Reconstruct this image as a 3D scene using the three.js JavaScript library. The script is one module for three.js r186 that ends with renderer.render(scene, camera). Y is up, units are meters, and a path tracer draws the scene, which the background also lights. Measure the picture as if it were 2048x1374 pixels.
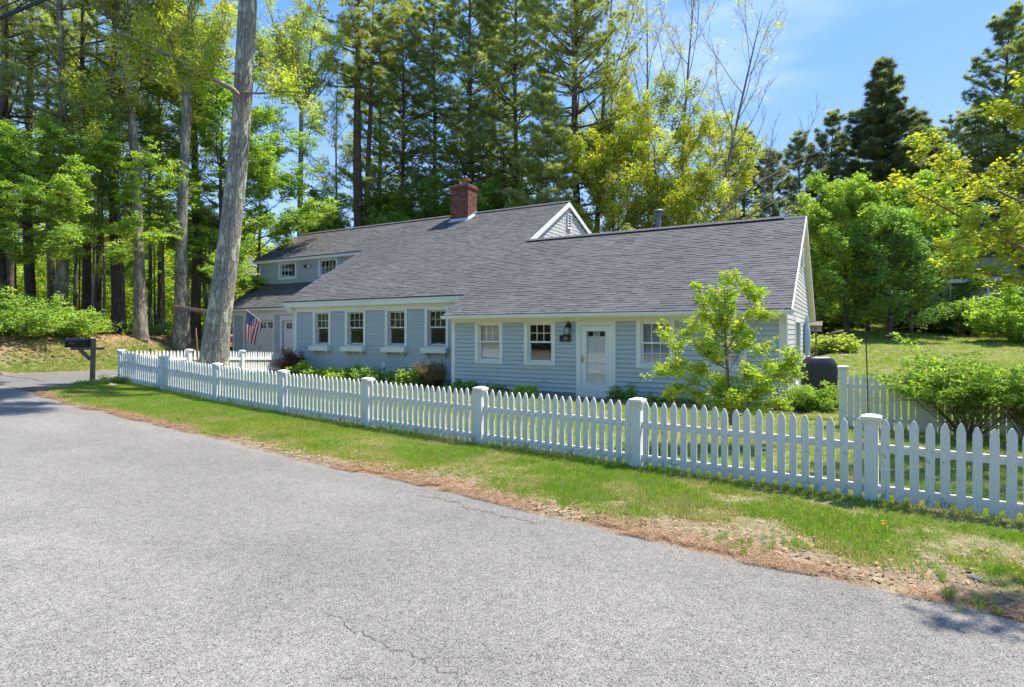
import * as THREE from 'three';
import { mergeGeometries } from 'three/addons/utils/BufferGeometryUtils.js';

// ---------------------------------------------------------------- camera, sky, sun, exposure
const scene = new THREE.Scene();
const F = 1170, HOR = 667, EYE = 1.9, TH = Math.PI / 6, CT = Math.cos(TH), ST = Math.sin(TH);
const camera = new THREE.PerspectiveCamera(2 * Math.atan(687 / F) * 180 / Math.PI, 2048 / 1374, 0.1, 1200);
camera.position.set(0, EYE, 0);
camera.rotation.y = TH;                                   // level camera, lens shifted so that the horizon lies at 667 of 1374
camera.setViewOffset(2048, 1374, 0, 20, 2048, 1374);
scene.add(camera);

const renderer = new THREE.WebGLRenderer({ antialias: true });
renderer.toneMapping = THREE.LinearToneMapping;
renderer.toneMappingExposure = 2.6;
renderer.shadowMap.enabled = true;

const SUN = new THREE.Vector3(0.30, 1, -0.40).normalize();
const sun = new THREE.DirectionalLight(new THREE.Color(1, 0.93, 0.82), 3.9);
sun.position.copy(SUN).multiplyScalar(120); sun.position.x -= 12; sun.position.z -= 18;
sun.target.position.set(-12, 0, -18); scene.add(sun.target);
sun.castShadow = true; sun.shadow.mapSize.set(4096, 4096); sun.shadow.radius = 1.5;
Object.assign(sun.shadow.camera, { left: -70, right: 70, top: 70, bottom: -70, near: 1, far: 300 });
scene.add(sun);

// ---------------------------------------------------------------- random numbers and noise
function rng(seed) { let a = seed >>> 0; return () => { a = (a + 0x6D2B79F5) | 0; let t = Math.imul(a ^ (a >>> 15), 1 | a); t = (t + Math.imul(t ^ (t >>> 7), 61 | t)) ^ t; return ((t ^ (t >>> 14)) >>> 0) / 4294967296; }; }
const PERM = (() => { const r = rng(77), p = new Uint8Array(512), q = Array.from({ length: 256 }, (_, i) => i); for (let i = 255; i > 0; i--) { const j = Math.floor(r() * (i + 1)); [q[i], q[j]] = [q[j], q[i]]; } for (let i = 0; i < 512; i++) p[i] = q[i & 255]; return p; })();
const RND = (() => { const r = rng(5), a = new Float32Array(256); for (let i = 0; i < 256; i++) a[i] = r(); return a; })();
function vn(x, y) { const xi = Math.floor(x), yi = Math.floor(y), fx = x - xi, fy = y - yi, u = fx * fx * (3 - 2 * fx), v = fy * fy * (3 - 2 * fy), X = xi & 255, Y = yi & 255; const a = RND[PERM[X + PERM[Y]]], b = RND[PERM[((X + 1) & 255) + PERM[Y]]], c = RND[PERM[X + PERM[(Y + 1) & 255]]], d = RND[PERM[((X + 1) & 255) + PERM[(Y + 1) & 255]]]; return a + (b - a) * u + (c - a) * v + (a - b - c + d) * u * v; }
function fbm(x, y, o = 4) { let s = 0, a = 0.5, n = 0; for (let i = 0; i < o; i++) { s += a * vn(x, y); n += a; x = x * 2.03 + 17.1; y = y * 2.03 + 9.7; a *= 0.5; } return s / n; }
const clamp = (x, a = 0, b = 1) => Math.min(b, Math.max(a, x));
const sstep = (a, b, x) => { const t = clamp((x - a) / (b - a)); return t * t * (3 - 2 * t); };
const lerp = (a, b, t) => a + (b - a) * t;
const V = (x, y, z) => new THREE.Vector3(x, y, z);
const lin = (c) => c <= 0.04045 ? c / 12.92 : Math.pow((c + 0.055) / 1.055, 2.4);
const toS = (c) => { c = clamp(c); return Math.round(255 * (c <= 0.0031308 ? 12.92 * c : 1.055 * Math.pow(c, 1 / 2.4) - 0.055)); };

// a computed sky: clear blue air, paler towards the horizon and round the sun, thin wisps of cirrus
{
  const W = 1024, H = 512, a = new Float32Array(W * H * 4);
  for (let j = 0; j < H; j++) {
    const el = ((j + 0.5) / H - 0.5) * Math.PI, y = Math.sin(el), cy = Math.cos(el);
    for (let i = 0; i < W; i++) {
      const az = ((i + 0.5) / W - 0.5) * 2 * Math.PI, x = Math.cos(az) * cy, z = Math.sin(az) * cy;
      const up = Math.max(0, y), t = Math.pow(1 - up, 2.6);
      let r = lerp(0.034, 0.30, t), g = lerp(0.14, 0.43, t), b = lerp(0.40, 0.60, t);
      const ca = x * SUN.x + y * SUN.y + z * SUN.z, gl = 0.30 * Math.pow(Math.max(0, ca), 8);
      r += gl; g += gl; b += gl * 0.9;
      if (y > 0.02) {
        const px = x / (y + 0.15), pz = z / (y + 0.15);
        const w = sstep(0.58, 0.95, fbm(px * 0.9 + 40 + 0.5 * pz, pz * 2.3 + 11, 6)) * 0.3 * sstep(0.02, 0.15, y);
        r = lerp(r, 0.92, w); g = lerp(g, 0.95, w); b = lerp(b, 1.0, w);
      }
      const k = (j * W + i) * 4; a[k] = r; a[k + 1] = g; a[k + 2] = b; a[k + 3] = 1;
    }
  }
  const sky = new THREE.DataTexture(a, W, H, THREE.RGBAFormat, THREE.FloatType);
  sky.mapping = THREE.EquirectangularReflectionMapping; sky.magFilter = THREE.LinearFilter; sky.minFilter = THREE.LinearFilter; sky.needsUpdate = true;
  scene.background = sky; scene.environment = sky;
  scene.backgroundIntensity = 1; scene.environmentIntensity = 1;
}

// ---------------------------------------------------------------- places
// a pixel of the photograph and a depth along the lens axis give a point; wall and ground planes give the depth
const dirOf = (u, v) => { const x = (u - 1024) / F; return V(x * CT - ST, (HOR - v) / F, -(x * ST + CT)); };
const at = (u, v, d) => dirOf(u, v).multiplyScalar(d).add(V(0, EYE, 0));
const onZ = (u, v, z) => { const r = dirOf(u, v); return r.multiplyScalar(z / r.z).add(V(0, EYE, 0)); };
const camX = (X, Z) => X * CT - Z * ST, camD = (X, Z) => -(X * ST + Z * CT);
const wx = (x, d) => x * CT - d * ST, wz = (x, d) => -x * ST - d * CT;
const spot = (u, d) => { const x = (u - 1024) / F * d; return [wx(x, d), wz(x, d)]; };   // place in plan: picture column, depth

function bankEdge(Z) { return Z > -12.7 ? -26.2 + 0.05 * (Z + 12.7) : Z > -20 ? lerp(-26.2, -30.8, (-12.7 - Z) / 7.3) : -31; }
function groundY(X, Z) {
  const x = camX(X, Z), d = camD(X, Z);
  let h = x < 0 ? 0.0028 * Math.min(x * x, 150) * (1 - 0.55 * sstep(20, 27, d) * sstep(-15, -10, x)) : -0.03 * sstep(0, 5, x);
  const back = sstep(3, 9, x) * sstep(-3, 1, X + 1.2);
  h += back * (0.095 * Math.max(0, Math.min(d, 42) - 15) + 0.04 * Math.max(0, d - 42)) * sstep(14, 18, d);
  const e = bankEdge(Z) - X;
  if (e > 0 && Z < -5) h += (1.3 * sstep(0, 3.4, e) + 0.025 * Math.min(e, 40)) * sstep(-5, -9, Z);
  if (Z < -34) h += 0.05 * Math.min(-34 - Z, 40) * (1 - back) * (e > 0 ? 0.3 : 1);
  return h + 0.03 * (fbm(X * 0.35 + 9, Z * 0.35, 3) - 0.5);
}
// road edge along the verge, from where it crosses the picture, as [X, Z]
const EDGE = [[2048, 1236], [1946, 1208], [1814, 1183], [1712, 1161], [1586, 1137], [1448, 1107], [1200, 1050], [1083, 1028], [1014, 1007], [897, 979], [786, 954], [738, 944], [660, 930], [564, 908], [454, 880], [308, 846], [219, 824], [130, 806], [85, 788]].map(([u, v]) => {
  let y = 0, p; for (let k = 0; k < 4; k++) { const r = dirOf(u, v); p = r.multiplyScalar((y - EYE) / r.y); y = groundY(p.x, p.z); } return [p.x, p.z];
});
EDGE.unshift([60, -1.5], [20, -3.6], [6, -4.75]); EDGE.push([-22, -7.4], [-31, -6.6], [-90, -9]);
function edgeZ(X) { for (let i = 0; i < EDGE.length - 1; i++) { const [a, za] = EDGE[i], [b, zb] = EDGE[i + 1]; if (X <= a && X >= b) return lerp(za, zb, (a - X) / (a - b || 1)); } return X > 0 ? EDGE[0][1] : EDGE[EDGE.length - 1][1]; }
const edgeW = (X) => edgeZ(X) + 0.10 * (fbm(X * 1.3, 3.1, 3) - 0.5) + 0.05 * (vn(X * 7, 8.2) - 0.5);
const DRIVE = [[-17.8, -6.6], [-19.1, -8.2], [-20.5, -9.7], [-21.5, -13], [-22.8, -17.6], [-22.5, -20.95], [-30.2, -20.95], [-29.8, -19.3], [-26.1, -12.7], [-26.2, -9.3], [-28.6, -7], [-31, -6]];
function inPoly(P, X, Z) { let c = false; for (let i = 0, j = P.length - 1; i < P.length; j = i++) { const [xi, zi] = P[i], [xj, zj] = P[j]; if ((zi > Z) !== (zj > Z) && X < (xj - xi) * (Z - zi) / (zj - zi) + xi) c = !c; } return c; }
function polyDist(P, X, Z) { let m = 1e9; for (let i = 0, j = P.length - 1; i < P.length; j = i++) { const [ax, az] = P[j], [bx, bz] = P[i], dx = bx - ax, dz = bz - az, t = clamp(((X - ax) * dx + (Z - az) * dz) / (dx * dx + dz * dz)); m = Math.min(m, Math.hypot(X - ax - t * dx, Z - az - t * dz)); } return m; }
const inRoad = (X, Z) => Z - edgeW(X);                        // metres inside the road, negative on the verge
const drivePoly = (X, Z) => (X > -32 && X < -17 && Z < -5 && Z > -21) ? (inPoly(DRIVE, X, Z) ? 1 : -1) * polyDist(DRIVE, X, Z) + 0.12 * (vn(X * 3, Z * 3) - 0.5) : -9;
const paved = (X, Z) => Math.max(inRoad(X, Z), drivePoly(X, Z));
// front fence: posts at even steps on a straight line
const FENCE = (k) => { const d = 6.7 + 1.645 * k, x = 4.117 - 2.327 * k; return [wx(x, d), wz(x, d)]; };
const fenceZ = (X) => { const [x0, z0] = FENCE(0), [x1, z1] = FENCE(7); return z0 + (z1 - z0) * (X - x0) / (x1 - x0); };

// ---------------------------------------------------------------- scene bookkeeping
const taken = new Map();
function numbered(n) { const k = taken.get(n) || 0; taken.set(n, k + 1); return k ? n + '_' + String(k).padStart(3, '0') : n; }
function shade(o) { o.traverse((m) => { if (m.isMesh) { m.castShadow = true; m.receiveShadow = true; } }); return o; }
function tag(o, label, category, group, kind) { o.userData.label = label; if (category) o.userData.category = category; if (group) o.userData.group = group; if (kind) o.userData.kind = kind; return o; }
function thing(name, label, category, pos = [0, 0, 0], group) { const o = new THREE.Group(); o.name = numbered(name); o.position.set(...pos); tag(o, label, category, group); scene.add(o); return o; }
function part(name, geo, mat, parent, pos) { const m = new THREE.Mesh(geo, mat); m.name = name; if (pos) m.position.set(...pos); m.castShadow = m.receiveShadow = true; parent.add(m); return m; }
function partGroup(name, parent, pos, turn = 0) { const g = new THREE.Group(); g.name = name; if (pos) g.position.set(...pos); g.rotation.y = turn; parent.add(g); return g; }
function solo(name, geo, mat, label, category, group, kind) { const m = new THREE.Mesh(geo, mat); m.name = numbered(name); m.castShadow = m.receiveShadow = true; tag(m, label, category, group, kind); scene.add(m); return m; }
function copyOf(o, label) { const c = o.clone(); c.name = numbered(o.name.replace(/_\d{3}$/, '')); c.userData = { ...o.userData }; if (label) c.userData.label = label; scene.add(c); return c; }

// ---------------------------------------------------------------- geometry helpers
class GB {                                                    // collects triangles with uv in metres and optional colours
  constructor(colored = false) { this.p = []; this.uv = []; this.c = colored ? [] : null; this.i = []; this.n = null; }
  vert(x, y, z, u = 0, v = 0, col) { this.p.push(x, y, z); this.uv.push(u, v); if (this.c) this.c.push(...(col || [1, 1, 1])); return this.p.length / 3 - 1; }
  quad(a, b, c, d, col, off = 0) { const w = Math.hypot(b[0] - a[0], b[1] - a[1], b[2] - a[2]), h = Math.hypot(d[0] - a[0], d[1] - a[1], d[2] - a[2]); const k = this.vert(...a, off, off, col); this.vert(...b, off + w, off, col); this.vert(...c, off + w, off + h, col); this.vert(...d, off, off + h, col); this.i.push(k, k + 1, k + 2, k, k + 2, k + 3); return this; }
  box(x0, y0, z0, x1, y1, z1, col, off = 0) { return this.hex([[x0, y0, z1], [x1, y0, z1], [x1, y1, z1], [x0, y1, z1], [x0, y0, z0], [x1, y0, z0], [x1, y1, z0], [x0, y1, z0]], col, off); }
  hex(q, col, off = 0) { const [a, b, c, d, e, f, g, h] = q; this.quad(a, b, c, d, col, off); this.quad(f, e, h, g, col, off); this.quad(b, f, g, c, col, off); this.quad(e, a, d, h, col, off); this.quad(d, c, g, h, col, off); this.quad(e, f, b, a, col, off); return this; }
  tube(pts, rad, sides, col, cap = true) {                   // tapered tube with its own smooth normals
    const up = V(0, 1, 0), T = V(0, 0, 0), N = V(0, 0, 0), B = V(0, 0, 0); let len = 0; const base = this.p.length / 3; if (!this.n) this.n = [];
    for (let k = 0; k < pts.length; k++) {
      T.subVectors(pts[Math.min(k + 1, pts.length - 1)], pts[Math.max(k - 1, 0)]).normalize(); if (k) len += pts[k].distanceTo(pts[k - 1]);
      N.crossVectors(Math.abs(T.y) > 0.9 ? V(1, 0, 0) : up, T).normalize(); B.crossVectors(T, N);
      for (let s = 0; s <= sides; s++) { const a = s / sides * Math.PI * 2, ca = Math.cos(a), sa = Math.sin(a), r = rad[k]; const nx = N.x * ca + B.x * sa, ny = N.y * ca + B.y * sa, nz = N.z * ca + B.z * sa; this.vert(pts[k].x + nx * r, pts[k].y + ny * r, pts[k].z + nz * r, s / sides * 2 * Math.PI * rad[0], len, col); this.n.push(nx, ny, nz); }
    }
    const w = sides + 1; for (let k = 0; k < pts.length - 1; k++) for (let s = 0; s < sides; s++) { const q = base + k * w + s; this.i.push(q, q + 1, q + w + 1, q, q + w + 1, q + w); }
    if (cap) for (const [k, f] of [[0, -1], [pts.length - 1, 1]]) { const q = base + k * w; for (let s = 1; s < sides - 1; s++) f > 0 ? this.i.push(q, q + s, q + s + 1) : this.i.push(q, q + s + 1, q + s); }
    return this;
  }
  build() { const g = new THREE.BufferGeometry(); g.setAttribute('position', new THREE.Float32BufferAttribute(this.p, 3)); g.setAttribute('uv', new THREE.Float32BufferAttribute(this.uv, 2)); if (this.c) g.setAttribute('color', new THREE.Float32BufferAttribute(this.c, 3)); g.setIndex(this.i); if (this.n && this.n.length === this.p.length) g.setAttribute('normal', new THREE.Float32BufferAttribute(this.n, 3)); else g.computeVertexNormals(); return g; }
}
const boxG = (x0, y0, z0, x1, y1, z1, off = 0) => new GB().box(x0, y0, z0, x1, y1, z1, null, off).build();
const boxes = (list) => { const g = new GB(); for (const b of list) g.box(...b); return g.build(); };
const tubeG = (pts, rad, sides = 8) => new GB().tube(pts, Array.isArray(rad) ? rad : pts.map(() => rad), sides).build();
function extrudeX(profile, x0, x1) { const s = new THREE.Shape(profile.map(([z, y]) => new THREE.Vector2(z, y))); const g = new THREE.ExtrudeGeometry(s, { depth: x1 - x0, bevelEnabled: false }); g.applyMatrix4(new THREE.Matrix4().set(0, 0, 1, x0, 0, 1, 0, 0, 1, 0, 0, 0, 0, 0, 0, 1)); const ix = g.index; if (!ix) { const p = g.attributes.position.array; for (let i = 0; i < p.length; i += 9) for (let k = 0; k < 3; k++) { const t = p[i + 3 + k]; p[i + 3 + k] = p[i + 6 + k]; p[i + 6 + k] = t; } const q = g.attributes.uv.array; for (let i = 0; i < q.length; i += 6) for (let k = 0; k < 2; k++) { const t = q[i + 2 + k]; q[i + 2 + k] = q[i + 4 + k]; q[i + 4 + k] = t; } } g.computeVertexNormals(); return g; }
const lathe = (pts, n = 20) => new THREE.LatheGeometry(pts.map(([r, y]) => new THREE.Vector2(r, y)), n);

// ---------------------------------------------------------------- textures
function texture(w, h, fn, { srgb = true, repeat, wrap = THREE.RepeatWrapping } = {}) {
  const a = new Uint8Array(w * h * 4); for (let j = 0; j < h; j++) for (let i = 0; i < w; i++) { const c = fn(i, j, i / w, j / h), k = (j * w + i) * 4; if (typeof c === 'number') { a[k] = a[k + 1] = a[k + 2] = srgb ? toS(c) : clamp(c) * 255; } else { a[k] = srgb ? toS(c[0]) : c[0] * 255; a[k + 1] = srgb ? toS(c[1]) : c[1] * 255; a[k + 2] = srgb ? toS(c[2]) : c[2] * 255; } a[k + 3] = 255; }
  const t = new THREE.DataTexture(a, w, h, THREE.RGBAFormat); t.colorSpace = srgb ? THREE.SRGBColorSpace : THREE.NoColorSpace; t.wrapS = t.wrapT = wrap; t.magFilter = THREE.LinearFilter; t.minFilter = THREE.LinearMipmapLinearFilter; t.generateMipmaps = true; if (repeat) t.repeat.set(...repeat); t.needsUpdate = true; return t;
}
// noise that tiles over the unit square
const tvn = (x, y, p) => { const w = (k) => ((k % p) + p) % p; const xi = Math.floor(x), yi = Math.floor(y), fx = x - xi, fy = y - yi, u = fx * fx * (3 - 2 * fx), v = fy * fy * (3 - 2 * fy), h = (a, b) => RND[PERM[(w(a) + PERM[w(b) & 255]) & 511]]; const a = h(xi, yi), b = h(xi + 1, yi), c = h(xi, yi + 1), d = h(xi + 1, yi + 1); return a + (b - a) * u + (c - a) * v + (a - b - c + d) * u * v; };
const tfbm = (u, v, p, o = 4) => { let s = 0, a = 0.5, n = 0; for (let i = 0; i < o; i++) { s += a * tvn(u * p, v * p, p); n += a; p *= 2; a *= 0.5; } return s / n; };
const std = (color, roughness, extra = {}) => { const m = new THREE.MeshStandardMaterial({ roughness, ...extra }); if (Array.isArray(color)) m.color.setRGB(...color); else m.color.set(color); return m; };
console.log('setup done');
// ---------------------------------------------------------------- ground
// bed of dark mulch along the front of the house
function bedDist(X, Z) {                                       // > 0 inside a planting bed
  let m = -9;
  if (X > -21.4 && X < -11.7) m = Math.max(m, Math.min(Z + 17.8, -16.15 - Z + 0.2 * Math.sin(X * 1.3)));
  if (X > -11.9 && X < -1.2) m = Math.max(m, Math.min(Z + 16.5, -15.35 - Z + 0.1 * Math.sin(X * 1.1)));
  if (X > -1.4 && X < 0.6) m = Math.max(m, Math.min(Z + 19, -15.3 - Z, 0.6 - X));
  return m;
}
function turf(X, Z) {                                          // how much grass grows here, 0 to 1
  if (paved(X, Z) > -0.03) return 0;
  const e = edgeW(X) - Z, x = camX(X, Z), d = camD(X, Z);
  if (bedDist(X, Z) > 0) return 0;
  const n = fbm(X * 0.9, Z * 0.9, 4), n2 = fbm(X * 0.33 + 31, Z * 0.33 + 8, 3), fine = fbm(X * 3.1 + 4, Z * 3.1, 3);
  if (X < bankEdge(Z)) { const b = bankEdge(Z) - X; return clamp(sstep(2.6, 0.7, b + (n2 - 0.5) * 2.2) * (0.45 + 0.9 * n) * sstep(0.02, 0.3, -drivePoly(X, Z))); }
  let t;
  if (Z > fenceZ(X) - 0.1 && X > -20.2) {                      // verge between road and fence: thin and patchy towards the open end
    const thin = sstep(-11, 0.5, X);
    t = sstep(0.04, 0.42 + 0.6 * thin, e + (n - 0.5) * (0.5 + 0.9 * thin) + (fine - 0.5) * 0.35);
    t *= lerp(1, sstep(0.36, 0.58, n * 0.55 + fine * 0.5), 0.25 + 0.5 * thin);
    t *= 0.75 + 0.25 * sstep(0.02, 0.4, Z - fenceZ(X));
  } else t = 0.55 + 0.65 * sstep(0.25, 0.6, n) ;
  if (Z < -29 && X < 0) t *= 0.15;
  return clamp(t);
}
{
  const N = 1408, X0 = -36, Z0 = -40, S = 50;
  const mix = (a, b, t) => { a[0] += (b[0] - a[0]) * t; a[1] += (b[1] - a[1]) * t; a[2] += (b[2] - a[2]) * t; };
  const map = texture(N, N, (i, j, u, v) => {
    const X = X0 + u * S, Z = Z0 + v * S;
    if (paved(X, Z) > 0.6) return [0.2, 0.17, 0.13];
    const n = fbm(X * 2.3, Z * 2.3, 3), f = fbm(X * 11, Z * 11, 3), g = vn(X * 37, Z * 37);
    const c = [0.19, 0.145, 0.095];                              // bare soil and dry thatch
    mix(c, [0.30, 0.245, 0.16], sstep(0.45, 0.7, f) * 0.8); mix(c, [0.10, 0.07, 0.045], sstep(0.55, 0.8, g) * 0.6); mix(c, [0.36, 0.31, 0.23], sstep(0.8, 0.95, vn(X * 52 + 7, Z * 52)) * 0.6);
    const t = turf(X, Z); mix(c, [0.17, 0.19, 0.05], t * 0.75); mix(c, [0.10, 0.13, 0.03], t * sstep(0.45, 0.7, n) * 0.6);
    const e = edgeW(X) - Z; if (e > -0.5 && e < 1.5 && X > -21) mix(c, lerp(0, 1, g) > 0.5 ? [0.29, 0.175, 0.10] : [0.21, 0.12, 0.075], 0.75 * sstep(0.25, 0.6, fbm(X * 0.7 + 12, Z * 0.9, 3)) * sstep(0.32, 0.04, e + (n - 0.5) * 0.6 + (f - 0.5) * 0.4));
    const b = bedDist(X, Z); if (b > -0.05) mix(c, [0.075 + 0.05 * g, 0.05 + 0.03 * g, 0.036], sstep(-0.05, 0.05, b + (f - 0.5) * 0.15));
    const k = bankEdge(Z) - X; if (k > 0.5 && Z < -7) { mix(c, [0.22 + 0.12 * f, 0.125 + 0.08 * f, 0.07], 0.85 * sstep(0.8, 3.2, k + (n - 0.5) * 2.5)); mix(c, [0.36, 0.29, 0.2], 0.7 * sstep(0.62, 0.75, f) * sstep(1, 2, k)); }
    if (Z < -29 && X < -1) mix(c, [0.2, 0.12, 0.07], 0.7);
    return c;
  }, { wrap: THREE.ClampToEdgeWrapping });
  const bump = texture(512, 512, (i, j, u, v) => 0.5 * tfbm(u, v, 16, 4) + 0.5 * tvn(u * 128, v * 128, 128), { srgb: false, repeat: [S / 2, S / 2] });
  const mat = std([1, 1, 1], 1, { map, bumpMap: bump, bumpScale: 0.03 });
  const axis = (lo, hi, step, far) => { const a = []; let x = lo, s = step; while (x > -far) { s *= 1.22; x -= s; a.unshift(x); } for (x = lo; x <= hi; x += step) a.push(x); s = step; while (x < far) { a.push(x); s *= 1.22; x += s; } a.push(far); return a; };
  const xs = axis(-34, 8, 0.16, 500), zs = axis(-24, -3.5, 0.16, 500), g = new GB();
  for (const z of zs) for (const x of xs) { const p = paved(x, z); g.vert(x, groundY(x, z) - 0.07 * sstep(0, 0.3, p) + (p < 0 && Math.abs(x) < 40 ? 0.035 * (fbm(x * 2.2, z * 2.2, 3) - 0.4) * sstep(0, -0.4, p) : 0), z, (x - X0) / S, (z - Z0) / S); }
  for (let j = 0; j < zs.length - 1; j++) for (let i = 0; i < xs.length - 1; i++) { const q = j * xs.length + i; g.i.push(q, q + xs.length, q + 1, q + 1, q + xs.length, q + xs.length + 1); }
  solo('ground', g.build(), mat, 'lawn, verge and woodland floor round the house', null, null, 'structure');
}
// ---------------------------------------------------------------- asphalt
const asphaltMap = (() => { const r = rng(11), N = 2048, st = new Float32Array(N * N); for (let k = 0; k < N * N; k++) st[k] = r();
  return texture(N, N, (i, j, u, v) => {
    const a = st[(j >> 1 << 1) * N + (i >> 1 << 1)], b = st[j * N + i], q = ((j + 3 >> 2 << 2) % N) * N + ((i + 1 >> 2 << 2) % N), c = st[q];
    const l = 0.163 + 0.047 * (a - 0.5) + 0.06 * (b - 0.5) + 0.10 * (c > 0.88 ? 1 : c < 0.14 ? -0.95 : (c - 0.5) * 0.5) + 0.05 * (tfbm(u, v, 64, 3) - 0.5) + 0.04 * (tfbm(u, v, 5, 4) - 0.5);
    const w = 0.012 * (st[q ^ 1] - 0.5); return [l * 1.045 + w, l * 1.0, l * 0.935 - w]; }, { repeat: [1 / 3.6, 1 / 3.6] }); })();
const asphaltBump = (() => { const r = rng(12), N = 1024, st = new Float32Array(N * N); for (let k = 0; k < N * N; k++) st[k] = r(); return texture(N, N, (i, j, u, v) => 0.35 * st[(j >> 2) * N + (i >> 2)] + 0.3 * st[(j >> 1) * N + (i >> 1)] + 0.2 * st[j * N + i] + 0.3 * tfbm(u, v, 32, 3), { srgb: false, repeat: [1 / 1.8, 1 / 1.8] }); })();
const asphalt = std([1, 1, 1], 0.93, { map: asphaltMap, bumpMap: asphaltBump, bumpScale: 0.004, vertexColors: true });
{
  const g = new GB(true), xs = []; for (let x = 60; x > -90;) { xs.push(x); x -= (x < 10 && x > -36) ? 0.2 : 1.5; }
  const M = 46;
  for (const x of xs) { const z0 = edgeW(x); for (let k = 0; k <= M; k++) { const z = z0 + (k < 6 ? k * 0.14 : 0.84 + (k - 6) * 0.26); const w = 1 + 0.34 * (fbm(x * 0.22, z * 0.8, 4) - 0.5) + 0.18 * (fbm(x * 1.4 + 5, z * 1.4, 3) - 0.5) + 0.06 * sstep(0.55, 0.7, fbm(x * 0.6, z * 2.6 + 3, 3)); const y = groundY(x, z) + 0.004 - (k === 0 ? 0.03 : 0); g.vert(x, y, z, x, z, [w, w * 0.995, w * 0.985]); } }
  for (let i = 0; i < xs.length - 1; i++) for (let k = 0; k < M; k++) { const q = i * (M + 1) + k; g.i.push(q, q + M + 1, q + 1, q + 1, q + M + 1, q + M + 2); }
  solo('road', g.build(), asphalt, 'worn pale grey asphalt road in front of the fence', null, null, 'structure');
  // driveway, laid against the road
  const d = new GB(true), step = 0.22, nx = Math.round(16 / step), nz = Math.round(16 / step), id = new Map();
  for (let j = 0; j <= nz; j++) for (let i = 0; i <= nx; i++) { const x = -33 + i * step, z = -21 + j * step, s = drivePoly(x, z); if (s > -0.12 && inRoad(x, z) < 0.15) { const w = 0.86 + 0.2 * (fbm(x * 0.5, z * 0.5, 4) - 0.5); id.set(j * 1000 + i, d.vert(x, groundY(x, z) + 0.0 - 0.03 * sstep(0.1, -0.1, s) - 0.012 * sstep(-0.3, 0.1, inRoad(x, z)), z, x * 1.13, z * 1.13, [w, w, w])); } }
  for (let j = 0; j < nz; j++) for (let i = 0; i < nx; i++) { const a = id.get(j * 1000 + i), b = id.get(j * 1000 + i + 1), c = id.get(j * 1000 + i + 1001 - 1), e = id.get((j + 1) * 1000 + i + 1); const cc = id.get((j + 1) * 1000 + i); if (a !== undefined && b !== undefined && cc !== undefined && e !== undefined) d.i.push(a, cc, b, b, cc, e); }
  solo('driveway', d.build(), asphalt, 'asphalt driveway leading past the mailbox to the garage', null, null, 'structure');
  // cracks in the asphalt, filled with grit, moss and needles
  const crack = (pts, w, seed) => { const c = new GB(), r = rng(seed), P = []; for (let k = 0; k < pts.length - 1; k++) for (let s = 0; s < 14; s++) { const t = s / 14, u = lerp(pts[k][0], pts[k + 1][0], t), v = lerp(pts[k][1], pts[k + 1][1], t), q = dirOf(u, v); q.multiplyScalar(-EYE / q.y); const sN = P.length * 0.19 + seed * 9; P.push([q.x + (fbm(sN, 1.7, 3) - 0.5) * 0.14 + (r() - 0.5) * 0.008, q.z + (fbm(sN, 8.3, 3) - 0.5) * 0.14 + (r() - 0.5) * 0.008]); }
    for (let k = 0; k < P.length; k++) { const a = P[Math.max(0, k - 1)], b = P[Math.min(P.length - 1, k + 1)], dx = b[0] - a[0], dz = b[1] - a[1], l = Math.hypot(dx, dz) || 1, ww = w * (0.25 + r()) * (r() < 0.12 ? 0.1 : 1), [x, z] = P[k]; for (const s of [-1, 1]) { const X = x - s * dz / l * ww, Z = z + s * dx / l * ww; c.vert(X, groundY(X, Z) + 0.009, Z, X, Z); } }
    for (let k = 0; k < P.length - 1; k++) c.i.push(2 * k, 2 * k + 1, 2 * k + 2, 2 * k + 1, 2 * k + 3, 2 * k + 2); return c.build(); };
  solo('road_crack', crack([[830, 990], [880, 999], [915, 1007], [940, 1018], [975, 1026], [1020, 1035], [1080, 1048]], 0.008, 3), std([0.17, 0.13, 0.07], 1), 'long crack in the road filled with moss and brown grit near the verge', 'crack', null, 'stuff');
  solo('road_crack', crack([[635, 1222], [695, 1250], [735, 1275], [790, 1300], [845, 1325], [885, 1345], [935, 1366]], 0.003, 4), std([0.10, 0.095, 0.09], 1), 'thin dark crack running through the open road', 'crack', null, 'stuff');
  solo('road_crack', crack([[-40, 760], [10, 776], [55, 783], [95, 790]], 0.03, 5), std([0.06, 0.055, 0.045], 1), 'broken dark joint where the driveway meets the road', 'crack', null, 'stuff');
}
console.log('ground done');
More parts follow.
